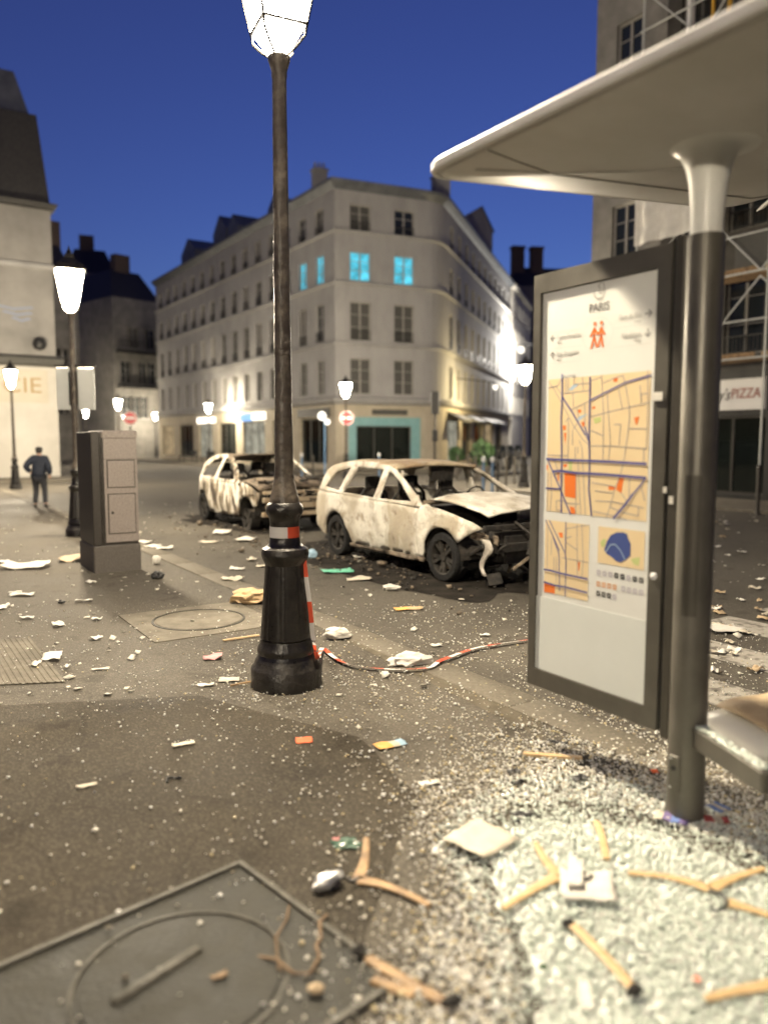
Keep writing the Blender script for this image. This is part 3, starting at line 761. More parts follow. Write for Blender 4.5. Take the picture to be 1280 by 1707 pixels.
LROT = R(-110+45)
def sq(hd, z, rot=0): return [(hd*math.cos(R(-110)+k*math.pi/2+rot), hd*math.sin(R(-110)+k*math.pi/2+rot), z) for k in range(4)]
def make_lamp(label, loc, group):
    o = thing('street_lamp', label, 'street lamp', loc, 0, group)
    MB().lathe(pr(prof_base),48).build('plinth', M['iron'], o, 40)
    MB().lathe(pr(prof_body),96,flute).build('fluted_base', M['iron'], o, 30)
    MB().lathe(pr(prof_coll),40).build('collar', M['iron'], o, 40)
    q = pr(prof_pole); qq = []
    for (r0,z0),(r1,z1) in zip(q[:-1],q[1:]):
        n = max(1,int((z1-z0)/.06))
        for k in range(n): qq.append((r0+(r1-r0)*k/n, z0+(z1-z0)*k/n))
    qq.append(q[-1])
    MB().lathe(qq,24,lambda t,z: 1+(.05*mn.noise((math.cos(t)*1.2,math.sin(t)*1.2,z*5))+.02*mn.noise((math.cos(t)*3,math.sin(t)*3,z*17)) if 1.6<z<ZN-.15 else 0)).build('pole', M['iron_pole'], o, 50)
    lo, ri, to = sq(.07,ZN+.005), sq(.212,ZN+.18), sq(.365,ZN+.80)
    fr = MB()
    for k in range(4):
        fr.cyl(ri[k],to[k],.011,n=6).cyl(ri[k],ri[(k+1)%4],.012,n=6).cyl(to[k],to[(k+1)%4],.018,n=6)
        a = Vector(ri[k]); m = a*.62; m.z = ZN+.05; b = a*.28; b.z = ZN+.0
        fr.tube([a, a*.93+Vector((0,0,-(a.z)*.93+a.z-.07)), m, b], .010, 6)
    fr.cyl((0,0,ZN-.01),(0,0,ZN+.03),.06,.045,12)
    fr.build('lantern_frame', M['iron'], o)
    def inset(p, f): return (p[0]*f,p[1]*f,p[2])
    for k in range(4):
        j = (k+1)%4
        for lo_, hi_ in ((lo,ri),(ri,to)):
            MB().add([inset(lo_[k],.97),inset(lo_[j],.97),inset(hi_[j],.97),inset(hi_[k],.97)],[(0,1,2,3)]).build('glass_pane', M['lens'], o)
    rf = MB(); r0 = sq(.40,ZN+.80); r1 = sq(.32,ZN+.90); r2 = sq(.13,ZN+1.03); r3 = sq(.10,ZN+1.12); vs = r0+r1+r2+r3
    rf.add(vs, [(a*4+k,a*4+(k+1)%4,(a+1)*4+(k+1)%4,(a+1)*4+k) for a in range(3) for k in range(4)]+[(12,13,14,15)])
    rf.lathe([(.03,ZN+1.11),(.05,ZN+1.16),(.02,ZN+1.21),(.005,ZN+1.28)],10)
    rf.build('lantern_roof', M['iron'], o)
    MB().lathe([(.015,ZN+.30),(.05,ZN+.36),(.065,ZN+.44),(.05,ZN+.52),(.02,ZN+.58)],12).build('bulb', M['bulb'], o, 60)
    lantern_light(o)
    return o
LAMPS = 'street lamps with lit square lanterns'
L1 = G(478,1140)
lamp = make_lamp('dark iron street lamp with fluted base standing nearest, sticker round its neck', L1, LAMPS)
def PD(px, D, z=0.0): return Vector(((px-640)/FPX*D, D, z))
copies = [
    (G(133,893), 'street lamp beside the granite cabinet, carrying the double sign board', .93),
    (G(27,815), 'street lamp at the left edge next to the walking person', .82),
    (G(872,812), 'street lamp close to the left edge of the map panel, by the bollards', .87),
    (PD(577,35.5), 'street lamp in front of the teal shop corner', .84),
    (PD(201,50), 'street lamp seen just above the granite cabinet down the street', .84),
    (PD(262,76), 'street lamp far down the street left of the corner building', .84),
    (PD(350,55,.06), 'street lamp in front of the corner building left range', .82),
    (PD(147,70,.05), 'most distant street lamp, right of the double sign board', .84),
]
for loc, lab, k in copies:
    c = copy_tree(lamp); c.location = loc; c['label'] = lab; c.scale = (k,k,k)
    if loc.y > 33:
        for ch in c.children:
            if ch.type == 'LIGHT': ch.data = ch.data.copy(); ch.data.energy = LAMP_W*.38
# one more lamp, unseen behind the viewer, added to light camera-facing sides
for loc, lab in ((TS(-8.5,-10.5), 'added street lamp, out of view behind the viewpoint'),):
    c = copy_tree(lamp); c.location = loc; c['label'] = lab
# tape sticker round the neck of the near lamp
def band(a0, a1, m):
    mb = MB(); n = 14; r = 25.3*KR; z0, z1 = (1148-886)*KH, (1148-867)*KH
    vs = []
    for k in range(n+1):
        a = a0+(a1-a0)*k/n; vs += [(r*math.cos(a),r*math.sin(a),z0),(r*math.cos(a),r*math.sin(a),z1)]
    mb.add(vs,[(2*k,2*k+2,2*k+3,2*k+1) for k in range(n)]); return mb.build('tape_band', m, lamp)
band(R(-185),R(-72),M['tape_w']); band(R(-72),R(-10),M['tape_r'])
# double sign board on the second lamp
l2 = copies[0][0]
sb = thing('sign_board', 'pair of pale grey blank boards fixed on the second lamp pole', 'sign', (l2.x,l2.y,0), R(4))
for x0,x1 in ((-.30,-.075),(.075,.37)):
    MB().bevbox(x0,x1,-.03,.03,2.32,3.08,.01).build('board', M['grey'], sb)
MB().box(-.34,.40,-.02,.02,3.09,3.13).box(-.075,-.055,-.05,.05,2.4,3.0).box(.055,.075,-.05,.05,2.4,3.0).build('clamp', M['iron'], sb)

# ------------------------------------------------------------------ granite cabinet
cr = G(236,949)
cb_loc = cr - N*.60
cab = thing('street_cabinet', 'tall brown granite clad street cabinet on dark plinth', 'cabinet', (cb_loc.x,cb_loc.y,0), ANG)
MB().bevbox(-.02,.60,-.02,.86,0,.36,.015).build('plinth', M['cab_b'], cab)
MB().box(0.03,.58,.02,.84,.36,1.86).build('body', M['cab_d'], cab)
MB().bevbox(-.01,.10,.0,.86,.37,1.88,.01).build('side_cover', M['cab_d'], cab)
MB().bevbox(.13,.60,-.005,.84,1.80,1.90,.02).build('top', M['cab'], cab)
MB().bevbox(.15,.585,.0,.02,1.52,1.795,.004).build('panel', M['cab'], cab)
MB().box(.15,.585,.0,.02,.40,1.515).build('front_sheet', M['cab'], cab)
for z0,z1 in ((1.14,1.50),(.52,1.05)):
    d = MB().bevbox(.195,.540,-.018,-.001,z0+.005,z1-.005,.005).build('door', M['cab'], cab); MB().box(.183,.552,-.003,.002,z0-.007,z1+.007).build('door_gap', M['cab_d'], cab)
MB().cyl((.24,-.02,.80),(.24,-.012,.80),.02,n=10).build('lock', M['iron'], cab)
MB().box(.112,.13,-.004,.04,.40,1.80).build('trim', M['iron'], cab)

# ------------------------------------------------------------------ ground fittings
mh = G(332,1034)
m0 = thing('manhole_cover', 'round concrete filled manhole cover right of the cabinet shadow', 'manhole cover', (mh.x,mh.y,.004), ANG)
MB().box(-.62,.62,-.62,.62,-.02,.004).build('surround', M['concrete'], m0)
MB().lathe([(.43,.002),(.43,.010),(.45,.010),(.45,.002)],48,cap=False).build('ring', M['cover'], m0)
MB().lathe([(.415,.002),(.415,.009),(.40,.012),(.001,.012)],48).build('lid', M['concrete'], m0)
tg = G(0,1100)
tp_ = thing('tactile_paving', 'ribbed pale tactile paving slab at the left edge', 'paving', (0,0,0), 0)
c_ = [G(-160,1070),G(52,1066),G(110,1138),G(-150,1150)]
bz = MB().add([(p.x,p.y,.004) for p in c_]+[(p.x,p.y,.009) for p in c_],[(4,5,6,7),(0,1,5,4),(1,2,6,5),(2,3,7,6),(3,0,4,7)])
bz.build('slab', M['concrete'], tp_)
for k in range(22):
    f = (k+.5)/22; a = c_[0].lerp(c_[1],f); b = c_[3].lerp(c_[2],f); d = (b-a).normalized(); sd = Vector((-d.y,d.x,0))*.011
    MB().add([(a+sd)+Vector((0,0,.009)),(b+sd)+Vector((0,0,.009)),(b-sd)+Vector((0,0,.009)),(a-sd)+Vector((0,0,.009)),(a+sd*.5)+Vector((0,0,.014)),(b+sd*.5)+Vector((0,0,.014)),(b-sd*.5)+Vector((0,0,.014)),(a-sd*.5)+Vector((0,0,.014))],
             [(4,5,6,7),(0,1,5,4),(2,3,7,6),(1,2,6,5),(3,0,4,7)]).build('rib', M['concrete'], tp_)
# big iron cover at the bottom left
bm = thing('inspection_cover', 'large square iron inspection cover with round lid, bottom left', 'manhole cover', (0,0,.004), 0)
k0, k1, k2, k3 = G(-60,1640), G(402,1440), G(760,1640), G(200,2000)
ctr = G(365,1668); RAD = .335
e1 = (k1-k0).normalized(); e2 = Vector((e1.y,-e1.x,0))
def loc2(a, b): return Vector((k1.x,k1.y,0)) + e1*a + e2*b
plate = [loc2(-1.15,0),loc2(0,0),loc2(0,.98),loc2(-1.15,.98)]
MB().prism([(p.x,p.y) for p in plate],-.02,.004).build('plate', M['cover'], bm)
fr = MB()
for a,b in ((0,1),(1,2),(2,3),(3,0)):
    p,q = plate[a],plate[b]; d=(q-p).normalized(); s_=Vector((d.y,-d.x,0))
    if (p+s_*.1-(plate[0]+plate[2])/2).length > (p-(plate[0]+plate[2])/2).length: s_=-s_
    w=.022
    fr.prism([(v.x,v.y) for v in (p-d*0,q,q+s_*w-d*w,p+s_*w+d*w)] if (d.x*s_.y-d.y*s_.x)>0 else [(v.x,v.y) for v in (p+s_*w+d*w,q+s_*w-d*w,q,p)], .0045,.016)
M['lit_edge'] = mat('lit_iron_edge', (.045,.042,.033), (.10,.093,.075), .5, spec=.25, scale=12, bump=.2)  # brighter iron for frame, ring and bar: lit ridges put into the colour
fr.build('edge_frame', M['lit_edge'], bm)
ctr2 = loc2(-.52,.47)
MB().lathe([(RAD+.018,.0045),(RAD+.018,.010),(RAD+.006,.012),(RAD+.003,.0045)],72,c=(ctr2.x,ctr2.y,0),cap=False).build('ring', M['lit_edge'], bm, 40)
MB().lathe([(RAD-.012,.0045),(RAD-.014,.010),(RAD-.03,.012),(.001,.0125)],72,c=(ctr2.x,ctr2.y,0)).build('lid', M['cover'], bm, 40)
hb = MB(); d=(e1*.25+e2*-1).normalized(); d = Vector((.62,.78,0)).normalized()
a=ctr2-d*.16-Vector((.08,0,0)); b=ctr2+d*.16-Vector((.08,0,0))
hb.M = Matrix.Translation((a+b)/2)@Matrix.Rotation(math.atan2((b-a).y,(b-a).x),4,'Z'); hb.bevbox(-.17,.17,-.022,.022,.006,.024,.008)
hb.build('raised_bar', M['lit_edge'], bm, 60)

# ------------------------------------------------------------------ bus shelter
PT = (-2.56,-.60)
sh = thing('bus_shelter', 'pale bus shelter with leaf shaped canopy on a brown round post', 'bus shelter', (O.x,O.y,0), ANG)
px_, py_ = PT[1], PT[0]       # local x = s, y = t
def ov(r, z): return (r, z)
MB().lathe([(.088,0),(.088,.02),(.085,.05),(.080,2.66),(.078,2.675)],40,c=(px_,py_,0)).build('post', M['steel'], sh, 40)
jn = MB().lathe([(.070,2.672),(.069,2.72),(.072,2.80),(.082,2.90),(.098,2.97),(.125,3.03),(.155,3.05),(.20,3.064),(.28,3.078),(.42,3.12)],40,c=(px_,py_,0))
jn.build('cast_joint', M['joint'], sh, 60)
MB().bevbox(px_-.095,px_-.083,py_-.028,py_+.028,.15,.32,.004).build('access_plate', M['steel'], sh)
for z_ in (.165,.305): MB().cyl((px_-.098,py_+.015,z_),(px_-.094,py_+.015,z_),.006,n=8).build('bolt', M['grey'], sh)
MB().cyl((px_-.099,py_,.26),(px_-.094,py_,.26),.012,n=10).build('lock', M['black'], sh)
# long service hatch in the post: slim proud outline
def arc_strip(z0, z1, a0, a1, r, n=6):
    vs=[]; 
    for k in range(n+1):
        a=a0+(a1-a0)*k/n; vs += [(px_+r*math.cos(a),py_+r*math.sin(a),z0),(px_+r*math.cos(a),py_+r*math.sin(a),z1)]
    return vs, [(2*k,2*k+2,2*k+3,2*k+1) for k in range(n)]
vs_, fs_ = arc_strip(.98,1.62,R(-178),R(-132),.0845); MB().add(vs_,fs_).build('service_hatch', M['steel_d'], sh)
# canopy
S0,S1,T0,T1 = -1.39,1.15,-7.4,-1.47
def outline(d, rad=.17, n=10):
    pts=[]; x0,x1,y0,y1 = S0+d,S1-d,T0+d,T1-d; r=max(.03,rad-d*.6)
    for cx,cy,a in ((x1-r,y0+r,-90),(x1-r,y1-r,0),(x0+r,y1-r,90),(x0+r,y0+r,180)):
        for k in range(n+1): t=R(a+90*k/n); pts.append((cx+r*math.cos(t),cy+r*math.sin(t)))
    return pts
def cz(x, y, h): return 3.105 + .095*(x-S0) + h
rings = [(.62,.105),(.25,.075),(.06,.045),(.015,.034),(.0,.018),(0.0,-.012),(.006,-.022),(.022,-.024),(.026,-.008),(.034,-.008),(.05,-.030),(.22,-.062),(.45,-.098),(.75,-.122),(1.0,-.130)]
vs=[]; fs=[]; nr=None
for d,h in rings:
    o_=outline(d); nr=len(o_); vs += [(x,y,cz(x,y,h)) for x,y in o_]
for j in range(len(rings)-1):
    for k in range(nr): fs.append((j*nr+k,(j+1)*nr+k,(j+1)*nr+(k+1)%nr,j*nr+(k+1)%nr))
fs.append(tuple(range(nr))); fs.append(tuple(reversed(range((len(rings)-1)*nr,len(rings)*nr))))
MB().add(vs,fs).build('canopy', M['canopy'], sh, 30)
# shallow ribs under the shell
rb_ = MB()
for (x0,y0,x1,y1) in ((-1.25,-1.75,-.2,-2.45),(.2,-2.6,1.0,-1.8),(-.1,-3.0,-.05,-7.0)):
    p=[]; 
    for k in range(9):
        f=k/8; x=x0+(x1-x0)*f; y=y0+(y1-y0)*f; p.append((x,y,cz(x,y,-.052-.070*math.sin(f*math.pi*.62))))
    rb_.tube(p,[.004]+[.013]*7+[.004],8)
rb_.build('underside_rib', M['canopy'], sh, 60)
for t_s in (-1.95,-3.9,-5.6):
    p=[]
    for k in range(25):
        x=S0+.05+(S1-S0-.1)*k/24; d_=min(x-S0,S1-x,T1-t_s); hh=np.interp(d_,[.05,.22,.45,.75,1.0],[-.030,-.062,-.098,-.122,-.130]); p.append((x,t_s,cz(x,t_s,float(hh))))
    MB().tube(p,.0045,6).build('seam', M['steel_d'], sh, 60)
MB().box(-.30,-.285,-5.2,-2.95,3.06,3.10).build('light_slot', M['black'], sh)
# bench rail fixed to the post
a = Vector((px_+.05,py_-.02,.415)); 
rd = Vector((-.39,-.92,0)).normalized()
rail = MB(); rail.M = Matrix.Translation(Vector((px_-.02,py_-.06,.42))) @ Matrix.Rotation(math.atan2(rd.y,rd.x),4,'Z')
rail.bevbox(0,.50,-.03,.03,-.045,.045,.005); rail.box(.5,.506,-.025,.025,-.04,.04)
rail.build('bench_rail', M['steel'], sh)
# second, hidden post of the shelter further along
MB().lathe([(.088,0),(.085,.05),(.080,2.7),(.10,2.99),(.17,3.10),(.34,3.15)],32,c=(px_,py_-3.4,0)).build('post', M['steel'], sh, 40)

# ------------------------------------------------------------------ map panel
pl = TS(-1.53,-.64)
PW, PZ0, PZ1 = .885, .38, 2.675
ip = thing('information_panel', 'tall brown framed map panel with white poster beside the shelter post', 'information panel', (pl.x,pl.y,0), ANG-math.pi/2)
cs = MB(); w=.05
cs.box(0,.05,0,.09,PZ0,PZ1).box(.81,PW,0,.09,PZ0,PZ1).box(.05,.81,0,.09,PZ0,PZ0+.10).box(.05,.81,0,.09,PZ1-.10,PZ1).box(.05,.81,.03,.085,PZ0+.10,PZ1-.10)
cs.build('casing', M['steel'], ip)
MB().box(.888,.905,.012,.085,PZ0+.01,PZ1+.01).build('rubber_gasket', M['black'], ip)
MB().bevbox(.908,.955,-.004,.10,PZ0-.02,PZ1+.02,.006).build('bracket_profile', M['steel_d'], ip)
MB().box(.955,.975,.02,.07,PZ0-.02,PZ1).build('gap_strip', M['black'], ip)
MB().lathe([(.0175,0),(.0175,.006),(.012,.009),(.001,.010)],16).build('lock_button', M['white'], ip, 40, (.846,-.001,1.13)).rotation_euler=(R(90),0,0)
for x_,z_,w_,h_ in ((.895,1.545,.010,.014),(.93,1.50,.012,.018),(.835,1.98,.03,.02)): MB().box(x_-w_,x_+w_,-.008,-.0055,z_-h_,z_+h_).build('sticker', M['p_white'], ip)
po = MB().box(.055,.805,.016,.020,PZ0+.105,PZ1-.105).build('poster', M['poster'], ip)
lowp = MB().box(.050,.800,.011,.0145,PZ0+.102,.90).build('blank_sheet', M['poster2'], ip)
MB().box(.045,.815,.0075,.009,PZ0+.095,PZ1-.095)
YP=.0150
def rect(x0,x1,z0,z1,y): return [(x0,y,z0),(x1,y,z0),(x1,y,z1),(x0,y,z1)],[(0,1,2,3)]
MB().add(*rect(.11,.78,1.385,2.105,YP)).build('city_map', M['map'], po)
MB().add(*rect(.105,.425,.93,1.335,YP)).build('district_map', M['map'], po)
MB().add(*rect(.485,.775,1.145,1.335,YP)).build('overview_map', M['map'], po)
# streets traced from the printed map; corners of the map in tracing units
def tr(x, y):
    v = None
    for _ in range(1):
        xl, xr = 60-15*(y-160)/1400, 1150-10*(y-40)/1640
        u = (x-xl)/(xr-xl); yt = 160-120*u; yb = 1560+120*u; v = (y-yt)/(yb-yt)
    return (.11+.67*u, 2.105-.72*v)
def segs(lst, w, y, f=tr):
    mb = MB()
    for pl_ in lst:
        for a,b in zip(pl_[:-1],pl_[1:]):
            A_=Vector(f(*a)); B_=Vector(f(*b)); d=(B_-A_)
            if d.length<1e-5: continue
            d.normalize(); s_=Vector((-d.y,d.x))*w/2; A_=A_-d*w*.3; B_=B_+d*w*.3
            q=[A_-s_,B_-s_,B_+s_,A_+s_]
            mb.add([(p.x,y,p.y) for p in q],[(0,1,2,3)])
    return mb
thick=[[(50,1000),(140,1005),(310,1012),(540,1018),(800,1028),(1125,1048)],[(130,1135),(220,1128),(420,1152),(550,1158),(700,1165),(880,1180),(1125,1200)],[(820,1645),(930,1500),(1000,1390)]]
mid=[[(222,100),(225,340),(215,560),(222,760),(228,1000),(228,1330),(232,1580)],[(540,120),(540,540),(540,800),(548,1018),(548,1160),(545,1330),(580,1620)],[(60,1010),(130,1150),(220,1330),(340,1600)],[(550,365),(680,295),(900,175),(1150,90)],[(230,345),(340,490),(500,740)],[(490,650),(545,820)],[(1000,1390),(1080,1280),(1120,1205)],[(45,1315),(215,1325)]]
thin=[[(60,180),(120,250),(220,400),(360,640),(470,790),(545,850)],[(150,225),(330,470),(430,640),(540,820)],[(660,90),(675,300),(690,520),(692,1020)],[(725,290),(760,760),(765,840),(750,1015)],[(545,545),(740,490),(950,435),(1140,380)],[(880,90),(905,180),(950,435),(955,560),(925,860),(905,1030),(870,1190),(820,1330),(780,1500),(740,1640)],[(1120,40),(1130,450),(1125,880),(1100,890),(1100,1030)],[(560,858),(760,855),(1125,880)],[(840,240),(880,445)],[(955,665),(1130,668)],[(250,300),(530,262)],[(360,120),(360,200),(530,185)],[(325,475),(540,370)],[(400,455),(420,560)],[(485,405),(487,620)],[(560,690),(685,745)],[(550,155),(660,120)],[(680,180),(780,130),(880,95)],[(805,622),(870,622),(855,840)],[(50,960),(300,965)],[(300,560),(305,770),(300,1010)],[(385,870),(385,1000)],[(415,870),(415,940)],[(460,870),(470,1015),(480,1150),(510,1610)],[(350,690),(350,850)],[(430,800),(455,865)],[(420,1020),(425,1150),(460,1610)],[(400,1150),(400,1590)],[(580,1255),(830,1300)],[(615,1345),(800,1370)],[(620,1455),(800,1465),(1110,1530)],[(600,1570),(760,1605),(950,1660)],[(780,1525),(900,1580),(1060,1620),(1065,1530)],[(970,1200),(965,1400)],[(1080,1280),(1120,1450)],[(100,1150),(110,1400),(95,1560)],[(65,1150),(60,1550)],[(170,1450),(240,1450),(300,1480),(440,1490)],[(170,1450),(170,1550),(220,1560)],[(60,245),(170,220),(215,150)],[(265,130),(270,290)],[(290,130),(295,290)],[(455,120),(465,260)],[(350,290),(355,440)],[(1050,200),(1065,390),(1060,295),(1120,285)],[(890,1370),(940,1450)],[(140,1010),(210,1200)],[(270,600),(300,560)],[(360,680),(400,620)]]
segs(thin,.0042,YP-.001).build('map_lanes', M['mapgrey'], po)
segs(mid,.0085,YP-.0020).build('map_streets', M['mapblue'], po)
for q_ in thick: segs([q_],.0125,YP-.0030).build('map_boulevard', M['mapblue'], po)
for pg in ([(262,1150),(400,1160),(400,1430),(270,1405)],[(235,640),(275,640),(272,690),(240,690)],[(250,720),(280,720),(265,850)],[(450,600),(490,600),(485,645),(460,650)],[(410,470),(445,465),(445,500),(415,505)],[(570,435),(600,430),(598,455),(572,460)],[(785,130),(830,120),(825,165),(790,165)],[(1000,545),(1050,535),(1030,620),(1015,620)],[(755,1290),(830,1300),(825,1335),(760,1335)],[(860,1195),(915,1205),(900,1280),(890,1370),(835,1330)],[(330,1510),(385,1530),(400,1600),(345,1595)],[(250,1060),(290,1055),(290,1085),(252,1090)],[(180,1140),(205,1145),(195,1240),(182,1230)],[(45,1060),(62,1070),(58,1120),(46,1120)]):
    q=[tr(*p) for p in pg]; MB().add([(p[0],YP-.0004,p[1]) for p in q],[tuple(reversed(range(len(q))))]).build('map_block', M['maporange'], po)
for pg in ([(310,1020),(355,1020),(350,1130),(315,1125)],[(580,560),(660,540),(665,590),(600,620)]):
    q=[tr(*p) for p in pg]; MB().add([(p[0],YP-.0005,p[1]) for p in q],[tuple(reversed(range(len(q))))]).build('map_park', M['mapgreen'], po)
for pg in ([(295,265),(360,195),(425,190),(340,265)],[(400,580),(420,545),(530,505),(490,535),(420,590)]):
    q=[tr(*p) for p in pg]; MB().add([(p[0],YP-.0006,p[1]) for p in q],[tuple(reversed(range(len(q))))]).build('map_water', M['mapsky'], po)
# district map, traced in its own units
def tr2(x, y): 
    u=(x-68)/488; yt=60+70*u; yb=740+120*u; v=(y-yt)/(yb-yt); return (.105+.32*u, 1.335-.405*v)
for q_ in ([(70,530),(150,545),(250,575),(380,605),(550,645)],[(70,650),(200,690),(310,710),(550,775)]): segs([q_],.010,YP-.003,tr2).build('map_boulevard', M['mapblue'], po)
segs([[(305,95),(305,400),(315,460),(315,800)],[(75,65),(240,360)],[(120,70),(305,390)],[(160,220),(235,390),(250,740)]],.006,YP-.002,tr2).build('map_streets', M['mapblue'], po)
segs([[(425,115),(440,600)],[(475,120),(500,470),(490,620)],[(310,155),(555,128)],[(310,285),(430,360)],[(270,430),(550,485)],[(178,420),(178,550)],[(205,420),(208,660)],[(100,130),(100,520)],[(310,245),(370,232)],[(145,240),(145,400)]],.0035,YP-.001,tr2).build('map_lanes', M['mapgrey'], po)
for pg in ([(70,660),(195,690),(195,770),(70,745)],[(225,190),(265,190),(275,240),(240,235)],[(445,480),(465,480),(460,560),(448,560)]):
    q=[tr2(*p) for p in pg]; MB().add([(p[0],YP-.0004,p[1]) for p in q],[tuple(reversed(range(len(q))))]).build('map_block', M['maporange'], po)
def tr3(x, y):
    u=(x-628)/500; yt=130+50*u; yb=500+65*u; v=(y-yt)/(yb-yt); return (.485+.29*u, 1.335-.19*v)
def polym(name, pts, m, y, f): 
    q=[f(*p) for p in pts]; MB().add([(p[0],y,p[1]) for p in q],[tuple(reversed(range(len(q))))]).build(name, m, po)
polym('city_shape', [(700,370),(730,280),(770,220),(830,192),(900,190),(945,205),(960,260),(985,300),(985,420),(940,460),(885,492),(840,480),(780,435),(730,410)], mat('city_shape_blue',(.06,.09,.27),None,.4), YP-.001, tr3)
polym('park_shape', [(655,290),(690,255),(720,265),(705,330),(670,345)], M['mapgreen'], YP-.0005, tr3)
polym('park_shape', [(990,455),(1040,440),(1085,435),(1075,520),(1020,505)], M['mapgreen'], YP-.0005, tr3)
segs([[(720,390),(770,315),(820,310),(880,370),(930,460)]],.005,YP-.002,tr3).build('river_line', M['mapsky'], po)
# icon rows
ic = [[],[],[]]
for j,(z,xs,dark) in enumerate(((1.095,[.495+.038*k for k in range(8)],{3,4,6,7}),(1.035,[.495,.530,.565,.60,.655,.69,.725,.762],{}),(.985,[.495,.53,.565,.60],{0,1,2}))):
    for k,x in enumerate(xs): ic[0 if k in dark else (1 if j==1 and k<4 else 2)].append((x,z))
for lst, m in zip(ic,(M['inkb'],mat('icon_orange',(.75,.42,.22),None,.4),mat('icon_lilac',(.52,.50,.55),None,.4))):
    mb=MB()
    for x,z in lst:
        mb.add(*rect(x-.012,x+.012,z-.013,z-.005,YP-.0005)); mb.add(*rect(x-.012,x+.012,z+.005,z+.013,YP-.0005)); mb.add(*rect(x-.012,x-.005,z-.005,z+.005,YP-.0005)); mb.add(*rect(x+.005,x+.012,z-.005,z+.005,YP-.0005))
    mb.build('icon_row', m, po)
# heading: emblem, city name, walkers, directions
def ptext(body, x, z, size, m, align='CENTER', sx=1): return text(body, 'lettering', po, (x,YP-.001,z), (R(90),0,0), size, m, align, .0003, 0, sx)
ptext('PARIS', .452, 2.445, .060, M['ink'], sx=.9)
def arcpts(cx,cz_,rx,rz,a0,a1,n=14): return [(cx+rx*math.cos(R(a0+(a1-a0)*k/n)),cz_+rz*math.sin(R(a0+(a1-a0)*k/n))) for k in range(n+1)]
idt = lambda x,z:(x,z)
segs([arcpts(.452,2.52,.034,.032,170,370),[(.486,2.525),(.480,2.555),(.468,2.572)],[(.468,2.572),(.444,2.552),(.455,2.540),(.450,2.520),(.462,2.510),(.474,2.530)]],.006,YP-.001,idt).build('boat_emblem', M['inkl'], po)
ptext("Gare de l'Est", .715, 2.375, .036, M['inkl'], 'RIGHT', .72); ptext('10min', .715, 2.345, .018, M['inkl'], 'RIGHT')
ptext('République', .715, 2.285, .036, M['inkl'], 'RIGHT', .72); ptext('10min', .715, 2.257, .018, M['inkl'], 'RIGHT')
ptext('Centre Pompidou', .165, 2.325, .034, M['inkl'], 'LEFT', .68); ptext('7min', .165, 2.298, .018, M['inkl'], 'LEFT')
ptext('Palais Brongniart', .165, 2.235, .034, M['inkl'], 'LEFT', .66); ptext('8min', .165, 2.208, .018, M['inkl'], 'LEFT')
def arrow(x,z,dx,dz,L=.036):
    a=(x-dx*L/2,z-dz*L/2); b=(x+dx*L/2,z+dz*L/2); h=.016
    return [[a,b],[(b[0]-dx*h-dz*h,b[1]-dz*h-dx*h),b],[(b[0]-dx*h+dz*h,b[1]-dz*h+dx*h),b]]
segs(arrow(.755,2.375,1,0)+arrow(.755,2.285,0,-1)+arrow(.135,2.325,-1,0,.03)+arrow(.135,2.235,0,1,.03),.0055,YP-.001,idt).build('arrows', M['ink'], po)
segs([arcpts(.445,2.31,.098,.085,0,360,40)],.0018,YP-.0006,idt).build('circle_line', mat('line_pale',(.6,.6,.58),None,.4), po)
segs([[(.12,2.268),(.34,2.268)],[(.12,2.19),(.34,2.19)],[(.55,2.328),(.77,2.328)],[(.55,2.235),(.77,2.235)],[(.12,2.355),(.34,2.355)]],.0018,YP-.0006,idt).build('rule_lines', mat('line_pale2',(.6,.6,.58),None,.4), po)
wk = segs([[(.425,2.345),(.425,2.30)],[(.425,2.30),(.405,2.245)],[(.425,2.30),(.442,2.25)],[(.423,2.34),(.400,2.305)],[(.427,2.34),(.450,2.31)],[(.470,2.345),(.470,2.30)],[(.470,2.30),(.452,2.25)],[(.470,2.30),(.484,2.245)],[(.468,2.34),(.452,2.312)],[(.472,2.34),(.490,2.308)]],.011,YP-.001,idt)
for x in (.427,.470):
    q=arcpts(x,2.366,.010,.011,0,330,11); wk.add([(a,YP-.001,b) for a,b in q],[tuple(range(len(q)))])
wk.build('walker_symbol', M['maporange'], po)
ptext('Plan de quartier', .215, 2.118, .014, M['inkl'], 'LEFT')

# ------------------------------------------------------------------ bench seat and cardboard on the shelter side
sd_ = Vector((.235,-.972,0)).normalized(); sn = Vector((sd_.y*-1,sd_.x,0))
b0 = P(1180,1206,3.72)
bs = thing('bench_seat', 'broken white shell of the bench seat hanging behind the post', 'bench seat', (b0.x,b0.y,0), math.atan2(sd_.y,sd_.x))
prof=[(-.03,.30),(-.055,.33),(-.05,.375),(-.01,.405),(.06,.415),(.20,.425),(.34,.42)]
mb=MB(); rows=[]
for k in range(15):
    x=.0+1.25*k/14; rows.append([(x,y,z+.012*math.sin(k*.9)*(.3)) for y,z in prof])
mb.loft(rows); o=mb.build('shell', M['shell'], bs, 60); sm=o.modifiers.new('thick','SOLIDIFY'); sm.thickness=.022
cbd=MB(); rows=[]
for k in range(13):
    x=-.01+1.2*k/12; rows.append([(x,.045+.36*j/6,.452+.012*math.sin(k*.8+j)+.010*j) for j in range(7)])
cbd.loft(rows); o=cbd.build('cardboard_sheet', M['p_card'], None, 40, (b0.x,b0.y,0), math.atan2(sd_.y,sd_.x)); o.modifiers.new('thick','SOLIDIFY').thickness=.006
tag(o,'flattened brown cardboard lying on the white bench shell','cardboard')
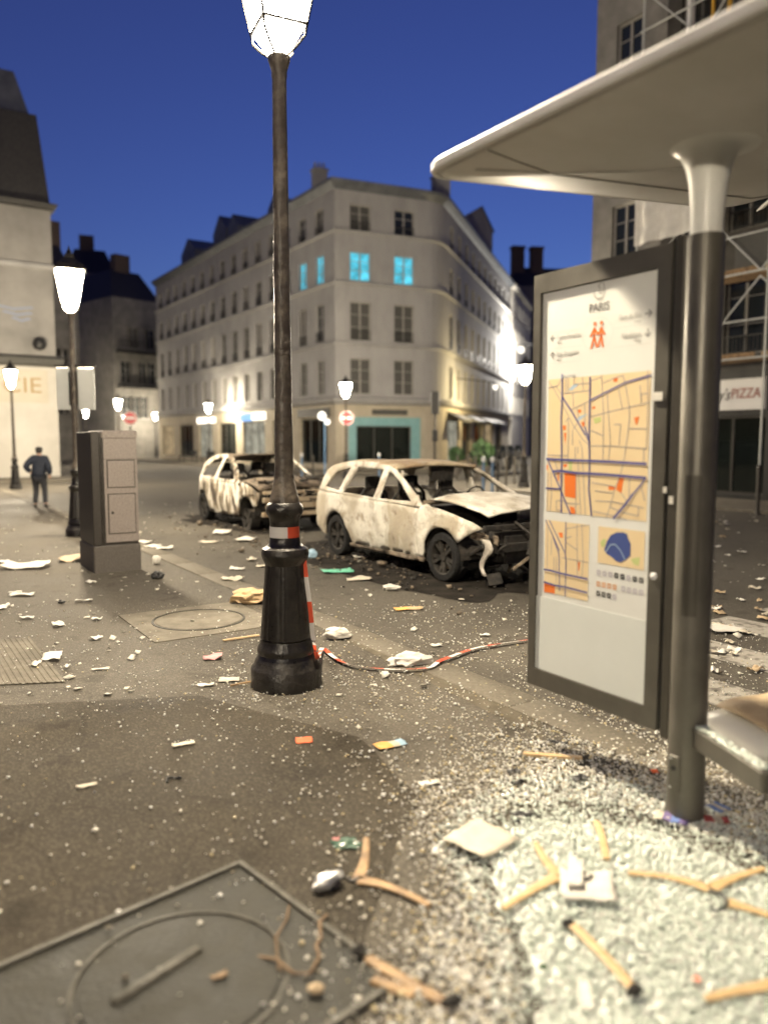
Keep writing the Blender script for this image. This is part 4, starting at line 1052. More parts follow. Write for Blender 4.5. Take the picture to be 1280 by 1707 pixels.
# ------------------------------------------------------------------ burnt cars
def pip(x, y, poly):
    c=False; j=len(poly)-1
    for i in range(len(poly)):
        xi,yi=poly[i]; xj,yj=poly[j]
        if (yi>y)!=(yj>y) and x<(xj-xi)*(y-yi)/(yj-yi)+xi: c=not c
        j=i
    return c
def dens(poly, st):
    out=[]
    for a,b in zip(poly,poly[1:]+poly[:1]):
        n=max(1,int(math.hypot(b[0]-a[0],b[1]-a[1])/st))
        for k in range(n): out.append((a[0]+(b[0]-a[0])*k/n,a[1]+(b[1]-a[1])*k/n))
    return out
def cdt(outl, holes, st=.07):
    loops=[dens(outl,st)]+[dens(h,st) for h in holes]
    co=[]; ed=[]
    for lp in loops:
        b=len(co); co+=[Vector(p) for p in lp]; ed+=[(b+k,b+(k+1)%len(lp)) for k in range(len(lp))]
    xs=[p[0] for p in outl]; zs=[p[1] for p in outl]; bd=list(co)
    x=min(xs)+st*.5
    while x<max(xs):
        z=min(zs)+st*.5
        while z<max(zs):
            if pip(x,z,outl) and not any(pip(x,z,h) for h in holes) and min((b.x-x)**2+(b.y-z)**2 for b in bd)>(st*.55)**2: co.append(Vector((x,z)))
            z+=st
        x+=st
    v,e,f,*_=delaunay_2d_cdt(co,ed,[],0,1e-5)
    ff=[]
    for t in f:
        cx=sum(v[i].x for i in t)/len(t); cz_=sum(v[i].y for i in t)/len(t)
        if pip(cx,cz_,outl) and not any(pip(cx,cz_,h) for h in holes): ff.append(tuple(t))
    return [(p.x,p.y) for p in v], ff
def arch(cx, cz_, r, a0, a1, n=14): return [(cx+r*math.cos(R(a0+(a1-a0)*k/n)),cz_+r*math.sin(R(a0+(a1-a0)*k/n))) for k in range(n+1)]
def wheel_meshes(r, w, spokes, tyre=True):
    ty=MB(); pr_=[(r*.70,-w/2),(r*.93,-w/2),(r*.985,-w/2+.02),(r,-w*.3),(r*.99,-w*.15),(r,-w*.13),(r,w*.13),(r*.99,w*.15),(r,w*.3),(r*.985,w/2-.02),(r*.93,w/2),(r*.70,w/2),(r*.68,0)]
    n=40; vs=[]
    for rr,y in pr_:
        for k in range(n): t=2*math.pi*k/n; vs.append((rr*math.cos(t),y,rr*math.sin(t)))
    m=len(pr_); ty.add(vs,[(j*n+k,j*n+(k+1)%n,((j+1)%m)*n+(k+1)%n,((j+1)%m)*n+k) for j in range(m) for k in range(n)])
    rim=MB(); vs=[]; pr2=[(r*.70,-w/2+.005),(r*.66,-w/2+.01),(r*.62,-w*.1),(r*.62,w/2),(r*.69,w/2)]
    for rr,y in pr2:
        for k in range(n): t=2*math.pi*k/n; vs.append((rr*math.cos(t),y,rr*math.sin(t)))
    rim.add(vs,[(j*n+k,(j+1)*n+k,(j+1)*n+(k+1)%n,j*n+(k+1)%n) for j in range(len(pr2)-1) for k in range(n)])
    sp=MB()
    for k in range(spokes):
        for da in (-.20,.20):
            a=2*math.pi*k/spokes+.3
            c,s_=math.cos(a+da*.35),math.sin(a+da*.35); c2,s2=math.cos(a+da),math.sin(a+da)
            p0=Vector((c*r*.12,-w/2+.035,s_*r*.12)); p1=Vector((c2*r*.67,-w/2+.015,s2*r*.67))
            d=(p1-p0).normalized(); sd=Vector((-d.z,0,d.x)).normalized()*.018
            sp.add([p0-sd,p1-sd*1.3,p1+sd*1.3,p0+sd,p0-sd+Vector((0,.03,0)),p1-sd*1.3+Vector((0,.03,0)),p1+sd*1.3+Vector((0,.03,0)),p0+sd+Vector((0,.03,0))],[(0,1,2,3),(7,6,5,4),(0,4,5,1),(1,5,6,2),(2,6,7,3),(3,7,4,0)])
    sp.cyl((0,-w/2+.02,0),(0,w*.2,0),r*.17,r*.2,14)
    disc=MB().cyl((0,0,0),(0,.02,0),r*.52,n=24)
    return ty.mesh('tyre',M['tyre'],40), rim.mesh('rim',M['rim'],40), sp.mesh('spokes',M['rim']), disc.mesh('brake_disc',M['burnmet'])
def jag(pts, amp, seed): 
    return [(x+amp*mn.noise((x*9,z*9,seed)), z+amp*mn.noise((z*9,x*9,seed+5))) for x,z in pts]
def burnt_car(name, label, loc, rz, c):
    car=thing(name, label, 'car', loc, rz, 'burnt-out cars left in the road')
    W,belt=c['W'],c['belt']
    def hw(x,z):
        w=W
        if z>belt: w-=(z-belt)*c['tumble']
        elif z<.5: w-=(.5-z)*.16
        else: w-=.02*((z-.62)/.3)**2*(.3)
        if x>c['fx']: w-=c['fk']*(x-c['fx'])**2
        if x<c['rx']: w-=c['rk']*(c['rx']-x)**2
        return w
    body=c['mat']
    def side(pname, outl, holes=(), m=None, st=.06, dent=.018, off=0):
        v,f=cdt(outl,list(holes),st)
        for sg in (-1,1):
            mb=MB(); mb.add([(x+.006*mn.noise((x*4,z*4,sg+3.)),sg*(hw(x,z)+off+dent*mn.noise((x*2.2,z*2.2,sg*7.)) + dent*.5*mn.noise((x*7,z*7,sg*3.))),z) for x,z in v], f if sg<0 else [tuple(reversed(t)) for t in f])
            o=mb.build(pname, M[m or body], car, 40)
            md=o.modifiers.new('thick','SOLIDIFY'); md.thickness=.03; md.offset=-1
    for p in c['panels']: side(*p[:2], p[2] if len(p)>2 else (), p[3] if len(p)>3 else None)
    # roof
    rows=[]
    for x,z in c['roof']:
        w=hw(x,z)-.01
        rows.append([(x+.015*mn.noise((x*3,k,2)), w*(-1+2*k/14), z+.055*(1-(abs(-1+2*k/14))**2.4)-c.get('sag',0)*math.exp(-((-1+2*k/14)**2)*3)*math.sin(math.pi*max(0,min(1,(x-c['roof'][-1][0])/(c['roof'][0][0]-c['roof'][-1][0]))))+.012*mn.noise((x*5,k*.8,9))) for k in range(15)])
    mb=MB(); mb.loft(rows); o=mb.build('roof', M[c['roofmat']], car, 50); o.modifiers.new('thick','SOLIDIFY').thickness=.03
    # bonnet
    if c.get('bonnet'):
        rows=[]
        for i,(x,z) in enumerate(c['bonnet']):
            w=(hw(x,z)-c['bgap'])
            rows.append([(x+.02*mn.noise((k*.5,i,1)),w*(-1+2*k/14),z+.06*(1-(abs(-1+2*k/14))**2)+.022*mn.noise((x*3.1,k*.45,5))+.012*mn.noise((x*7,k*.9,8))) for k in range(15)])
        mb=MB(); mb.loft(rows); o=mb.build('bonnet', M[c.get('bonmat',body)], car, 40); o.modifiers.new('thick','SOLIDIFY').thickness=.025
    # tailgate frame
    rows=[]
    for x,z in c['tail']:
        w=hw(x,z)-.02; rows.append([(x-.06*(1-abs(-1+2*k/10)**2),w*(-1+2*k/10),z) for k in range(11)])
    mb=MB(); mb.loft(rows); o=mb.build('tailgate', M[body], car, 40); o.modifiers.new('thick','SOLIDIFY').thickness=.03
    # floor pan and interior
    x0,x1=c['pan']
    fl=MB().box(x0,x1,-W+.12,W-.12,.20,.26).box(x0+.2,x1-.3,-.13,.13,.26,.38).box(-.48,-.40,-W+.14,W-.14,.26,.80)
    fl.build('floor_pan', M['burnin'], car)
    dz=belt
    MB().bevbox(-.80,-.45,-W+.13,W-.13,dz-.22,dz-.02,.03).build('dashboard', M['burnin'], car)
    for y in (-.36,.36):
        for xs_ in c['seats']:
            st=MB(); st.bevbox(xs_-.22,xs_+.26,y-.24,y+.24,.30,.48,.04)
            st.tube([(xs_-.20,y-.22,.46),(xs_-.34,y-.22,.95),(xs_-.36,y-.12,1.06),(xs_-.36,y+.12,1.06),(xs_-.34,y+.22,.95),(xs_-.20,y+.22,.46)],.028,6)
            st.add([(xs_-.21,y-.2,.46),(xs_-.21,y+.2,.46),(xs_-.35,y+.19,.95),(xs_-.35,y-.19,.95)],[(0,1,2,3)])
            st.bevbox(xs_-.42,xs_-.33,y-.12,y+.12,1.07,1.22,.02); st.cyl((xs_-.37,y-.05,1.0),(xs_-.37,y-.05,1.1),.01,n=6).cyl((xs_-.37,y+.05,1.0),(xs_-.37,y+.05,1.1),.01,n=6)
            st.build('seat', M['burnin'], car)
    sw=MB(); ringp=[Vector((-.86+.06*math.sin(t),.36+.18*math.cos(t),dz+.02+.17*math.sin(t))) for t in [2*math.pi*k/20 for k in range(21)]]
    sw.tube(ringp,.013,6,False).cyl((-.86,.36,dz+.02),(-.5,.36,dz-.1),.02,n=6)
    sw.build('steering_wheel', M['burnin'], car)
    # front structure
    fe=c['front']
    MB().box(fe-.55,fe-.10,-.50,.50,.30,.66).box(fe-.42,fe-.2,-.3,.22,.66,.74).cyl((fe-.3,-.25,.7),(fe-.3,.25,.72),.06,n=8).build('engine', M['burnin'], car)
    MB().box(fe-.06,fe-.02,-.42,.42,.28,.62).build('radiator', M['burnin'], car)
    MB().bevbox(fe-.01,fe+.05,-W+.18,W-.18,.44,.54,.01).build('crash_bar', M[c.get('barmat','burnin')], car)
    MB().bevbox(fe-.10,fe-.04,-W+.16,W-.16,.70,.76,.012).build('crossmember', M[c.get('barmat','burnin')], car)
    for y in (-W+.22,W-.22): MB().box(fe-.6,fe,y-.05,y+.05,.40,.50).box(fe-.12,fe-.05,y-.03,y+.03,.5,.72).build('rail_end', M['burnin'], car)
    # wheels
    ty,rim,sp,dk=wheel_meshes(c['wr'],c['ww'],5)
    for x,flat_ in ((0,c['flatf']),(-c['wb'],c['flatr'])):
        for sg in (-1,1):
            w=thing('wheel','', None,(0,0,0)); del_=None
            w.parent=car; w.location=(x,sg*(W-c['ww']/2-.03),c['wr']-(0.0)); w.rotation_euler=(0,random.uniform(0,6),0 if sg<0 else math.pi)
            if not flat_: link('tyre',ty,w)
            link('rim',rim,w); link('spokes',sp,w); link('brake_disc',dk,w)
            if flat_: w.location.z=c['wr']*.72
    # wheel housings
    for x in (0,-c['wb']):
        for sg in (-1,1):
            mb=MB(); n=14; rr=c['ar']-.01; ys=(sg*(W-.05),sg*(W-.36)); vs=[]
            for y in ys:
                for k in range(n+1): t=math.pi*k/n; vs.append((x+rr*math.cos(t),y,c['wr']+rr*math.sin(t)))
            fs=[(k,k+1,n+2+k,n+1+k) for k in range(n)]+[tuple(range(n+1,2*n+2))]
            mb.add(vs,fs); mb.build('wheel_housing', M['burnin'], car)
    return car
wr,ar=.315,.375
gh=[(-.40,.955),(-.62,1.075),(-.95,1.245),(-1.22,1.365),(-1.45,1.425),(-1.9,1.462),(-2.35,1.463),(-2.85,1.43),(-3.22,1.365),(-3.42,1.29),(-3.52,1.16),(-3.56,1.02),(-3.56,.99),(-2.5,.965),(-1.5,.93),(-.46,.905)]
w1=[(-.66,.975),(-1.42,.965),(-1.42,1.345),(-1.28,1.315),(-.98,1.18)]
w2=[(-1.56,.968),(-2.44,.995),(-2.26,1.375),(-1.54,1.365)]
w3=[(-2.60,1.015),(-3.22,1.055),(-2.92,1.29),(-2.42,1.368)]
wb1=2.66
def sq1(p): return [(x if x>-2.66 else -2.66+(x+2.66)*.70, z) for x,z in p]
C1c=dict(W=.90,belt=.93,tumble=.40,fx=.15,fk=.30,rx=-3.0,rk=.28,mat='ash',roofmat='ash_roof',bonmat='ash',
  panels=[('front_wing', [(.70,.735),(.52,.66),(.42,.60)]+arch(0,wr,ar,35,176)+[(-.40,.27),(-.515,.27),(-.52,.60),(-.455,.895),(-.39,.95),(-.05,.925),(.30,.86),(.55,.80)]),
          ('front_door', [(-.53,.27),(-1.525,.245),(-1.535,.60),(-1.52,.925),(-1.0,.915),(-.47,.893),(-.535,.60)]),
          ('rear_door', [(-1.545,.245),(-2.20,.25)]+arch(-wb1,wr,ar,30,60,4)+[(-2.40,.80),(-2.50,.958),(-1.535,.925),(-1.55,.60)]),
          ('rear_wing', arch(-wb1,wr,ar,62,178,10)[0:]+[(-3.10,.30),(-3.40,.32),(-3.62,.42),(-3.64,.70),(-3.58,.98),(-2.52,.957),(-2.42,.80)]),
          ('window_frame', gh, [w1,w2,w3]),
          ('sill', [(-.40,.262),(-2.28,.238),(-2.28,.19),(-.40,.20)], (), 'burnmet')],
  roof=[(-1.30,1.395),(-1.45,1.425),(-1.7,1.447),(-1.95,1.462),(-2.2,1.464),(-2.5,1.458),(-2.85,1.43),(-3.1,1.395),(-3.3,1.34),(-3.42,1.29)],sag=.05,
  bonnet=[(-.42,1.00),(-.25,.995),(-.05,.985),(.15,.965),(.35,.935),(.52,.895),(.64,.85)],bgap=.17,
  tail=[(-3.55,1.0),(-3.60,.85),(-3.62,.60),(-3.58,.40)],pan=(-3.5,.3),seats=(-1.15,-2.05),front=.72,
  wb=wb1,wr=wr,ww=.21,ar=ar,flatf=False,flatr=False)
C1c['panels']=[(p[0],sq1(p[1]) if p[0] in ('rear_wing','window_frame') else p[1])+((([sq1(h) for h in p[2]] if p[0]=='window_frame' else p[2]),) if len(p)>2 else ())+tuple(p[3:]) for p in C1c['panels']]
C1c['panels']=[(p[0],arch(-wb1,wr,ar,62,178,10)+[(-3.04,.30),(-3.20,.33),(-3.34,.42),(-3.35,.70),(-3.30,.98),(-2.52,.957),(-2.42,.80)]) if p[0]=='rear_wing' else p for p in C1c['panels']]
C1c['roof']=sq1(C1c['roof']); C1c['tail']=sq1(C1c['tail']); C1c['pan']=(-3.2,.3); C1c['rx']=-2.9
car1=burnt_car('burnt_estate_car','burnt-out pale ash estate car with open bonnet gap, between lamp and panel',TS(2.90,2.98,-.006),ANG-math.pi/2,C1c)
# windscreen frame: header and cowl, melted bumper remains at its front
MB().tube([(-1.26,y,1.385+.05*(1-(y/.72)**2)) for y in (-.70,-.4,0,.4,.70)],.03,8).build('windscreen_header', M['ash_roof'], car1, 60)
MB().tube([(-.42,y,.965+.03*(1-(y/.85)**2)) for y in (-.84,-.4,0,.4,.84)],.035,8).build('cowl', M['burnmet'], car1, 60)
# torn headliner hanging in the windscreen opening
mb=MB(); rows=[]
for k in range(12):
    y=-.05+.42*k/11; dpt=.22+.13*mn.noise((k*.9,2,2)); rows.append([(-1.32-.05*j/4,y,1.40-dpt*j/4) for j in range(5)])
mb.loft(rows); mb.build('headliner', M['burnin'], car1)
mb=MB(); rows=[]
for k in range(9):
    x=.45+.36*k/8; top=.70-.05*k/8; rows.append([(x+.03*mn.noise((k,j,1)),-.78+.12*(k/8)+.03*mn.noise((k*.7,j*.6,5)),top-.10*j/5-(.05*abs(mn.noise((k*1.3,j,2))))) for j in range(6)])
mb.loft(rows); o=mb.build('melted_bumper', M['burnmet'], car1, 40); o.modifiers.new('t','SOLIDIFY').thickness=.02
mb=MB(); rows=[]
for k in range(10):
    z=.60-.44*k/9; wdt=(.085 if k<4 else .04)*(1+.3*mn.noise((k*.8,1,1))); cxx=.66+.06*math.sin(k*.7); rows.append([(cxx-wdt,-.72+.02*mn.noise((k,1,3)),z),(cxx,-.735,z),(cxx+wdt,-.72,z)])
mb.loft(rows); o=mb.build('melted_strip', mat('melted_pale_plastic',(.46,.43,.38),(.34,.31,.27),.6,scale=9,bump=.4), car1, 40); o.modifiers.new('t','SOLIDIFY').thickness=.012
rd_=random.Random(5)
for k in range(34):   # burnt tangle where the front end was
    x=rd_.uniform(.25,.92); y=rd_.uniform(-.78,.78); z=rd_.uniform(.10,.66)
    d=Vector((rd_.uniform(-.6,.6),rd_.uniform(-1,1),rd_.uniform(-.7,.7))).normalized()*rd_.uniform(.06,.28)
    mb=MB()
    if k%3: mb.cyl(Vector((x,y,z))-d,Vector((x,y,z))+d,rd_.uniform(.008,.03),n=6)
    else: mb.M=Matrix.Translation((x,y,z))@Matrix.Rotation(rd_.uniform(0,3),4,d); mb.bevbox(-.09,.09,-.07,.07,-.04,.05,.01)
    mb.build('front_debris', M['char' if k%5 else 'burnmet'], car1)
# second car: small hatchback
wr2,ar2=.30,.35; wb2=2.25
gh2=[(-.30,.93),(-.50,1.06),(-.78,1.24),(-1.02,1.355),(-1.35,1.40),(-1.75,1.40),(-2.15,1.34),(-2.45,1.20),(-2.66,1.0),(-2.70,.90),(-1.5,.875),(-.36,.86)]
v1=[(-.56,.935),(-1.42,.93),(-1.40,1.33),(-1.06,1.285),(-.84,1.19)]
v2=[(-1.56,.935),(-2.36,.955),(-2.22,1.14),(-1.95,1.29),(-1.54,1.335)]
C2c=dict(W=.83,belt=.88,tumble=.44,fx=.1,fk=.35,rx=-2.2,rk=.5,mat='drip',roofmat='burnmet',bonmat='burnmet',barmat='ash_roof',
  panels=[('front_wing', [(.50,.70),(.42,.50)]+arch(0,wr2,ar2,28,176)+[(-.37,.25),(-.44,.25),(-.42,.855),(-.30,.92),(.05,.875),(.30,.80)]),
          ('door', [(-.45,.25),(-1.62,.23),(-1.60,.872),(-.43,.852)]),
          ('rear_wing', [(-1.63,.23),(-1.89,.24)]+arch(-wb2,wr2,ar2,172,8,12)[::-1][0:]+[(-2.62,.30),(-2.80,.42),(-2.80,.70),(-2.71,.89),(-1.61,.872)]),
          ('window_frame', gh2, [v1,v2])],
  roof=[(-1.04,1.365),(-1.35,1.40),(-1.75,1.40),(-2.15,1.34),(-2.42,1.21)],sag=.10,
  bonnet=[(-.30,.90),(-.1,.90),(.1,.875),(.3,.83),(.42,.76)],bgap=.06,
  tail=[(-2.70,.92),(-2.80,.70),(-2.80,.45)],pan=(-2.5,.2),seats=(-1.0,-1.75),front=.52,
  wb=wb2,wr=wr2,ww=.18,ar=ar2,flatf=True,flatr=False)
C2c['panels'][2]=('rear_wing',[(-1.63,.23),(-1.88,.24)]+arch(-wb2,wr2,ar2,12,172,12)+[(-2.62,.30),(-2.80,.42),(-2.80,.70),(-2.71,.89),(-1.61,.872)])
car2=burnt_car('burnt_hatchback','gutted small hatchback with streaked white ash sides, left of the near lamp',TS(9.30,3.05,-.006),ANG-math.pi/2,C2c)
car2.scale=(1.07,1.05,1.05)
MB().box(.46,.56,-.70,.70,.56,.64).box(.50,.56,-.72,.72,.30,.38).build('bumper_beam', M['ash_roof'], car2)
for k in range(44):   # collapsed metal heaped over the engine bay
    x=random.uniform(-.25,.55); y=random.uniform(-.7,.7); z=random.uniform(.35,1.0)
    d=Vector((random.uniform(-1,1),random.uniform(-1,1),random.uniform(-.3,.3))).normalized()*random.uniform(.12,.35)
    MB().cyl(Vector((x,y,z))-d,Vector((x,y,z))+d,random.uniform(.012,.03),n=6).build('debris_bar', M[random.choice(['burnmet','burnin','char'])], car2)
# soot and ash beds under both cars
def bed(name, label, t0, t1, s0, s1, seed, z, m):
    n=60; pts=[]
    for k in range(n):
        a=2*math.pi*k/n; q=1+.25*mn.noise((math.cos(a)*2,math.sin(a)*2,seed))
        ct,st_=math.cos(a),math.sin(a); sg=lambda v: math.copysign(abs(v)**.6,v)
        p=TS((t0+t1)/2+(t1-t0)/2*sg(ct)*q,(s0+s1)/2+(s1-s0)/2*sg(st_)*q,z); pts.append(tuple(p))
    mb=MB(); mb.add(pts,[tuple(range(n))]); o=mb.build(name,m); tag(o,label,None,None,'stuff'); return o
M['soot']=mat('soot_stain',(.010,.009,.008),(.030,.026,.022),.95,spec=.08,scale=3.5,bump=.5,bscale=30)
bed('soot_stain','black soot and ash on the road round the estate car',1.5,7.2,1.35,4.3,1.,.002,M['soot'])
bed('soot_stain','black soot and ash on the road round the hatchback',8.6,13.0,1.9,4.2,7.,.002,M['soot'])
def chunks(name, label, n, fn, size, m, seed, tint=None, flatz=.6):
    r=np.random.default_rng(seed)
    base=np.array([(-1,-1,-1),(1,-1,-1),(1,1,-1),(-1,1,-1),(-1,-1,1),(1,-1,1),(1,1,1),(-1,1,1)],float)
    pos,sz=fn(r,n); n=len(pos)
    v=base[None]*np.ones((n,1,1)); v=v+r.uniform(-.45,.45,v.shape); v[:,:,2]*=flatz
    v*=(sz*.5)[:,None,None]
    a=r.uniform(0,2*np.pi,n); b=r.uniform(-.6,.6,n)
    ca,sa,cb_,sb_=np.cos(a),np.sin(a),np.cos(b),np.sin(b)
    x=v[...,0]*ca[:,None]-v[...,1]*sa[:,None]; y=v[...,0]*sa[:,None]+v[...,1]*ca[:,None]; z=v[...,2]
    y2=y*cb_[:,None]-z*sb_[:,None]; z2=y*sb_[:,None]+z*cb_[:,None]
    z2=z2-z2.min(axis=1,keepdims=True)
    vv=np.stack([x,y2,z2],-1)+pos[:,None,:]
    F=np.array([(0,3,2,1),(4,5,6,7),(0,1,5,4),(1,2,6,5),(2,3,7,6),(3,0,4,7)])
    ff=(F[None]+8*np.arange(n)[:,None,None]).reshape(-1,4)
    me=bpy.data.meshes.new(name); me.vertices.add(n*8); me.vertices.foreach_set('co',vv.reshape(-1))
    me.loops.add(ff.size); me.loops.foreach_set('vertex_index',ff.reshape(-1).astype(np.int32))
    me.polygons.add(len(ff)); me.polygons.foreach_set('loop_start',np.arange(0,ff.size,4,dtype=np.int32)); me.polygons.foreach_set('loop_total',np.full(len(ff),4,np.int32))
    me.update(calc_edges=True); me.validate()
    if tint is not None:
        c=tint(r,n,pos); at_=me.attributes.new('tint','FLOAT_COLOR','FACE'); at_.data.foreach_set('color',np.repeat(np.concatenate([c,np.ones((n,1))],1),6,axis=0).reshape(-1).astype(np.float32))
    me.materials.append(m); o=link(name,me); tag(o,label,None,None,'stuff'); return o
def around(t0,t1,s0,s1):
    def fn(r,n):
        t=r.normal((t0+t1)/2,(t1-t0)/3.2,n); s=r.normal((s0+s1)/2,(s1-s0)/3.2,n)
        p=np.stack([O.x+U.x*t+N.x*s,O.y+U.y*t+N.y*s,np.full(n,.003)],-1); return p, r.lognormal(-4.0,.55,n)
    return fn
chunks('ash_rubble','charred crumbs and melted bits under the estate car',420,around(1.8,6.5,1.7,3.6),.03,M['char'],3)
chunks('ash_rubble','charred crumbs and melted bits under the hatchback',220,around(8.8,12.5,2.0,3.8),.03,M['char'],4)
chunks('pale_ash_bits','pale ash flakes scattered beside both burnt cars',320,around(2.0,12.5,1.1,2.6),.02,M['burnmet'],5)
# ------------------------------------------------------------------ person
def skin_obj(name, verts, edges, radii, m, parent=None, root=0, sub=2):
    me=bpy.data.meshes.new(name); bm=bmesh.new(); ly=bm.verts.layers.skin.verify()
    vs=[bm.verts.new(v) for v in verts]
    for v,r in zip(vs,radii):
        v[ly].radius = r if isinstance(r,tuple) else (r,r)
    vs[root][ly].use_root=True
    for a,b in edges: bm.edges.new((vs[a],vs[b]))
    bm.to_mesh(me); bm.free(); me.materials.append(m)
    o=link(name,me,parent); s=o.modifiers.new('skin','SKIN'); s.use_smooth_shade=True
    q=o.modifiers.new('sub','SUBSURF'); q.levels=sub; q.render_levels=sub
    return o
pp=G(68,846)
per=thing('person','person in dark navy jacket walking away, seen from behind, left elbow out','person',(pp.x,pp.y,.002),R(14))
V=[(0,0,.86),(0,.02,1.02),(0,.05,1.20),(0,.09,1.35),(0,.12,1.42),(0,.14,1.50),(0,.145,1.565),
   (-.17,.04,1.28),(-.31,-.07,1.07),(-.20,.05,.92),(-.17,.09,.88),(.17,.04,1.28),(.25,-.03,1.05),(.25,.06,.83),(.25,.08,.75),
   (-.09,0,.78),(-.10,.10,.45),(-.12,-.01,.09),(-.13,.12,.045),(.09,0,.78),(.12,.01,.45),(.16,-.17,.11),(.175,-.04,.05)]
E_=[(0,1),(1,2),(2,3),(3,4),(4,5),(5,6),(2,7),(7,8),(8,9),(9,10),(2,11),(11,12),(12,13),(13,14),(0,15),(15,16),(16,17),(17,18),(0,19),(19,20),(20,21),(21,22)]
Rr=[.125,.125,.14,.055,.06,.095,.075,.065,.05,.035,.04,.065,.05,.035,.04,.085,.06,.04,.04,.085,.06,.04,.04]
skin_obj('body',V,E_,Rr,M['skin'],per)
skin_obj('trousers',[V[0],V[15],V[16],(V[17][0],V[17][1],.09),V[19],V[20],(V[21][0],V[21][1],.11)],[(0,1),(1,2),(2,3),(0,4),(4,5),(5,6)],[.14,.11,.078,.062,.11,.078,.062],M['trouser'],per)
skin_obj('jacket',[(0,.0,.72),(0,.0,.86),(0,.01,1.02),(0,.04,1.20),(0,.075,1.33),V[7],V[8],(-.215,.04,.935),V[11],V[12],(.25,.05,.86)],[(0,1),(1,2),(2,3),(3,4),(3,5),(5,6),(6,7),(3,8),(8,9),(9,10)],[(.20,.16),(.20,.165),(.19,.16),(.20,.165),.095,.10,.09,.065,.10,.09,.065],M['jacket'],per,2)
skin_obj('shoe',[(-.12,-.05,.06),(-.125,.04,.05),(-.13,.14,.035)],[(0,1),(1,2)],[.05,.05,.035],M['black'],per)
skin_obj('shoe',[(.155,-.21,.085),(.165,-.12,.055),(.175,-.02,.035)],[(0,1),(1,2)],[.05,.05,.035],M['black'],per)
skin_obj('hair',[(0,.075,1.40),(0,.105,1.46),(0,.125,1.52),(0,.14,1.585)],[(0,1),(1,2),(2,3)],[.055,.085,.102,.08],M['hair'],per)

# ------------------------------------------------------------------ bollards, signs, posts
def bollard_mesh(kind):
    if kind=='ball':
        a=MB().cyl((0,0,0),(0,0,1.08),.045,.040,14); b=MB().lathe([(.04,1.08),(.05,1.10),(.075,1.15),(.075,1.19),(.05,1.24),(.01,1.26)],14); return a,b
    a=MB().cyl((0,0,0),(0,0,1.0),.048,.045,14).cyl((0,0,0),(0,0,.06),.07,.06,14); b=MB().lathe([(.05,1.0),(.055,1.02),(.05,1.06),(.02,1.09),(.002,1.095)],14); return a,b
bms={}
for k,mm in (('ball','blue_post'),('plain','post_d')):
    a,b=bollard_mesh(k); bms[k]=(a.mesh('shaft',M[mm],40), b.mesh('cap',M['post_w' if k=='ball' else 'post_d'],40))
def bollard(px,py,kind,label,sc=1):
    g=G(px,py); o=thing('bollard',label,'bollard',(g.x,g.y,.0),0,'pavement bollards'); o.scale=(sc,sc,sc)
    link('shaft',bms[kind][0],o); link('cap',bms[kind][1],o); return o
bollard(805,828,'ball','blue bollard with white round top, left of two above the car roof')
bollard(820,829,'ball','blue bollard with white round top, right of two above the car roof')
bollard(829,830,'plain','dark bollard touching the two blue ones')
bollard(843,808,'plain','dark bollard behind, midway between blue bollards and street lamp')
bollard(857,807,'plain','dark bollard nearest left of the street lamp by the map panel')
bollard(1261,858,'plain','lone dark bollard in front of the pizza shop',1.08)
bollard(503,797,'ball','blue bollard directly right of the near lamp pole',.9)
bollard(522,797,'plain','dark bollard between two blue posts near the lamp pole',.95)
bollard(632,795,'ball','blue bollard in front of the teal shop window',.9)
bollard(762,800,'plain','dark bollard left end of the side street row')
bollard(780,800,'plain','second dark bollard of the side street row')
bollard(792,803,'plain','third dark bollard of the side street row')
def no_entry(px,py,D,label):
    p=P(px,py,D); o=thing('no_entry_sign',label,'road sign',(p.x,p.y,0),R(5),'no entry signs')
    MB().cyl((0,0,0),(0,0,p.z+.28),.03,n=10).build('pole',M['post_d'],o,40)
    MB().cyl((0,0,0),(0,0,1.15),.055,.05,n=10).build('sleeve',M['blue_post'],o,40)
    d=MB().cyl((0,-.035,p.z),(0,-.05,p.z),.34,n=32).build('disc',M['red'],o)
    MB().box(-.24,.24,-.056,-.052,p.z-.055,p.z+.055).build('white_bar',M['white'],d)
    r=MB(); n=32; vs=[]
    for rr in (.34,.315):
        for k in range(n): t=2*math.pi*k/n; vs.append((rr*math.cos(t),-.053,p.z+rr*math.sin(t)))
    r.add(vs,[(k,(k+1)%n,n+(k+1)%n,n+k) for k in range(n)]); r.build('rim',M['white'],d)
no_entry(578,697,38,'no entry sign in front of the teal shop')
no_entry(218,697,40,'no entry sign above the granite cabinet')
tl=P(725,700,30)
t_=thing('traffic_light','dark traffic light pole seen from behind, right of the teal shop','traffic light',(tl.x,tl.y,0),0)
MB().cyl((0,0,0),(0,0,3.5),.06,.05,12).build('pole',M['post_d'],t_,40)
MB().bevbox(-.15,.15,-.12,.12,2.75,3.62,.03).build('signal_head',M['black'],t_)
MB().bevbox(-.11,.11,-.10,.10,1.7,2.15,.02).build('pedestrian_head',M['black'],t_)
gp=P(541,700,39)
g_=thing('globe_post','slim blue post with two small lit white globes near the corner','lamp post',(gp.x,gp.y,0),0)
MB().cyl((0,0,0),(0,0,gp.z+.2),.04,.03,10).build('pole',M['blue_post'],g_,40)
for x,z,r in ((-.13,gp.z+.2,.22),(.14,gp.z-.1,.15)):
    MB().lathe([(.02,-r),(r*.7,-r*.7),(r,0),(r*.7,r*.7),(.02,r)],14,c=(x,0,z)).build('globe',M['whitesign'],g_,60)
    MB().cyl((0,.0,z-.1),(x,0,z),.015,n=6).build('arm',M['post_d'],g_)

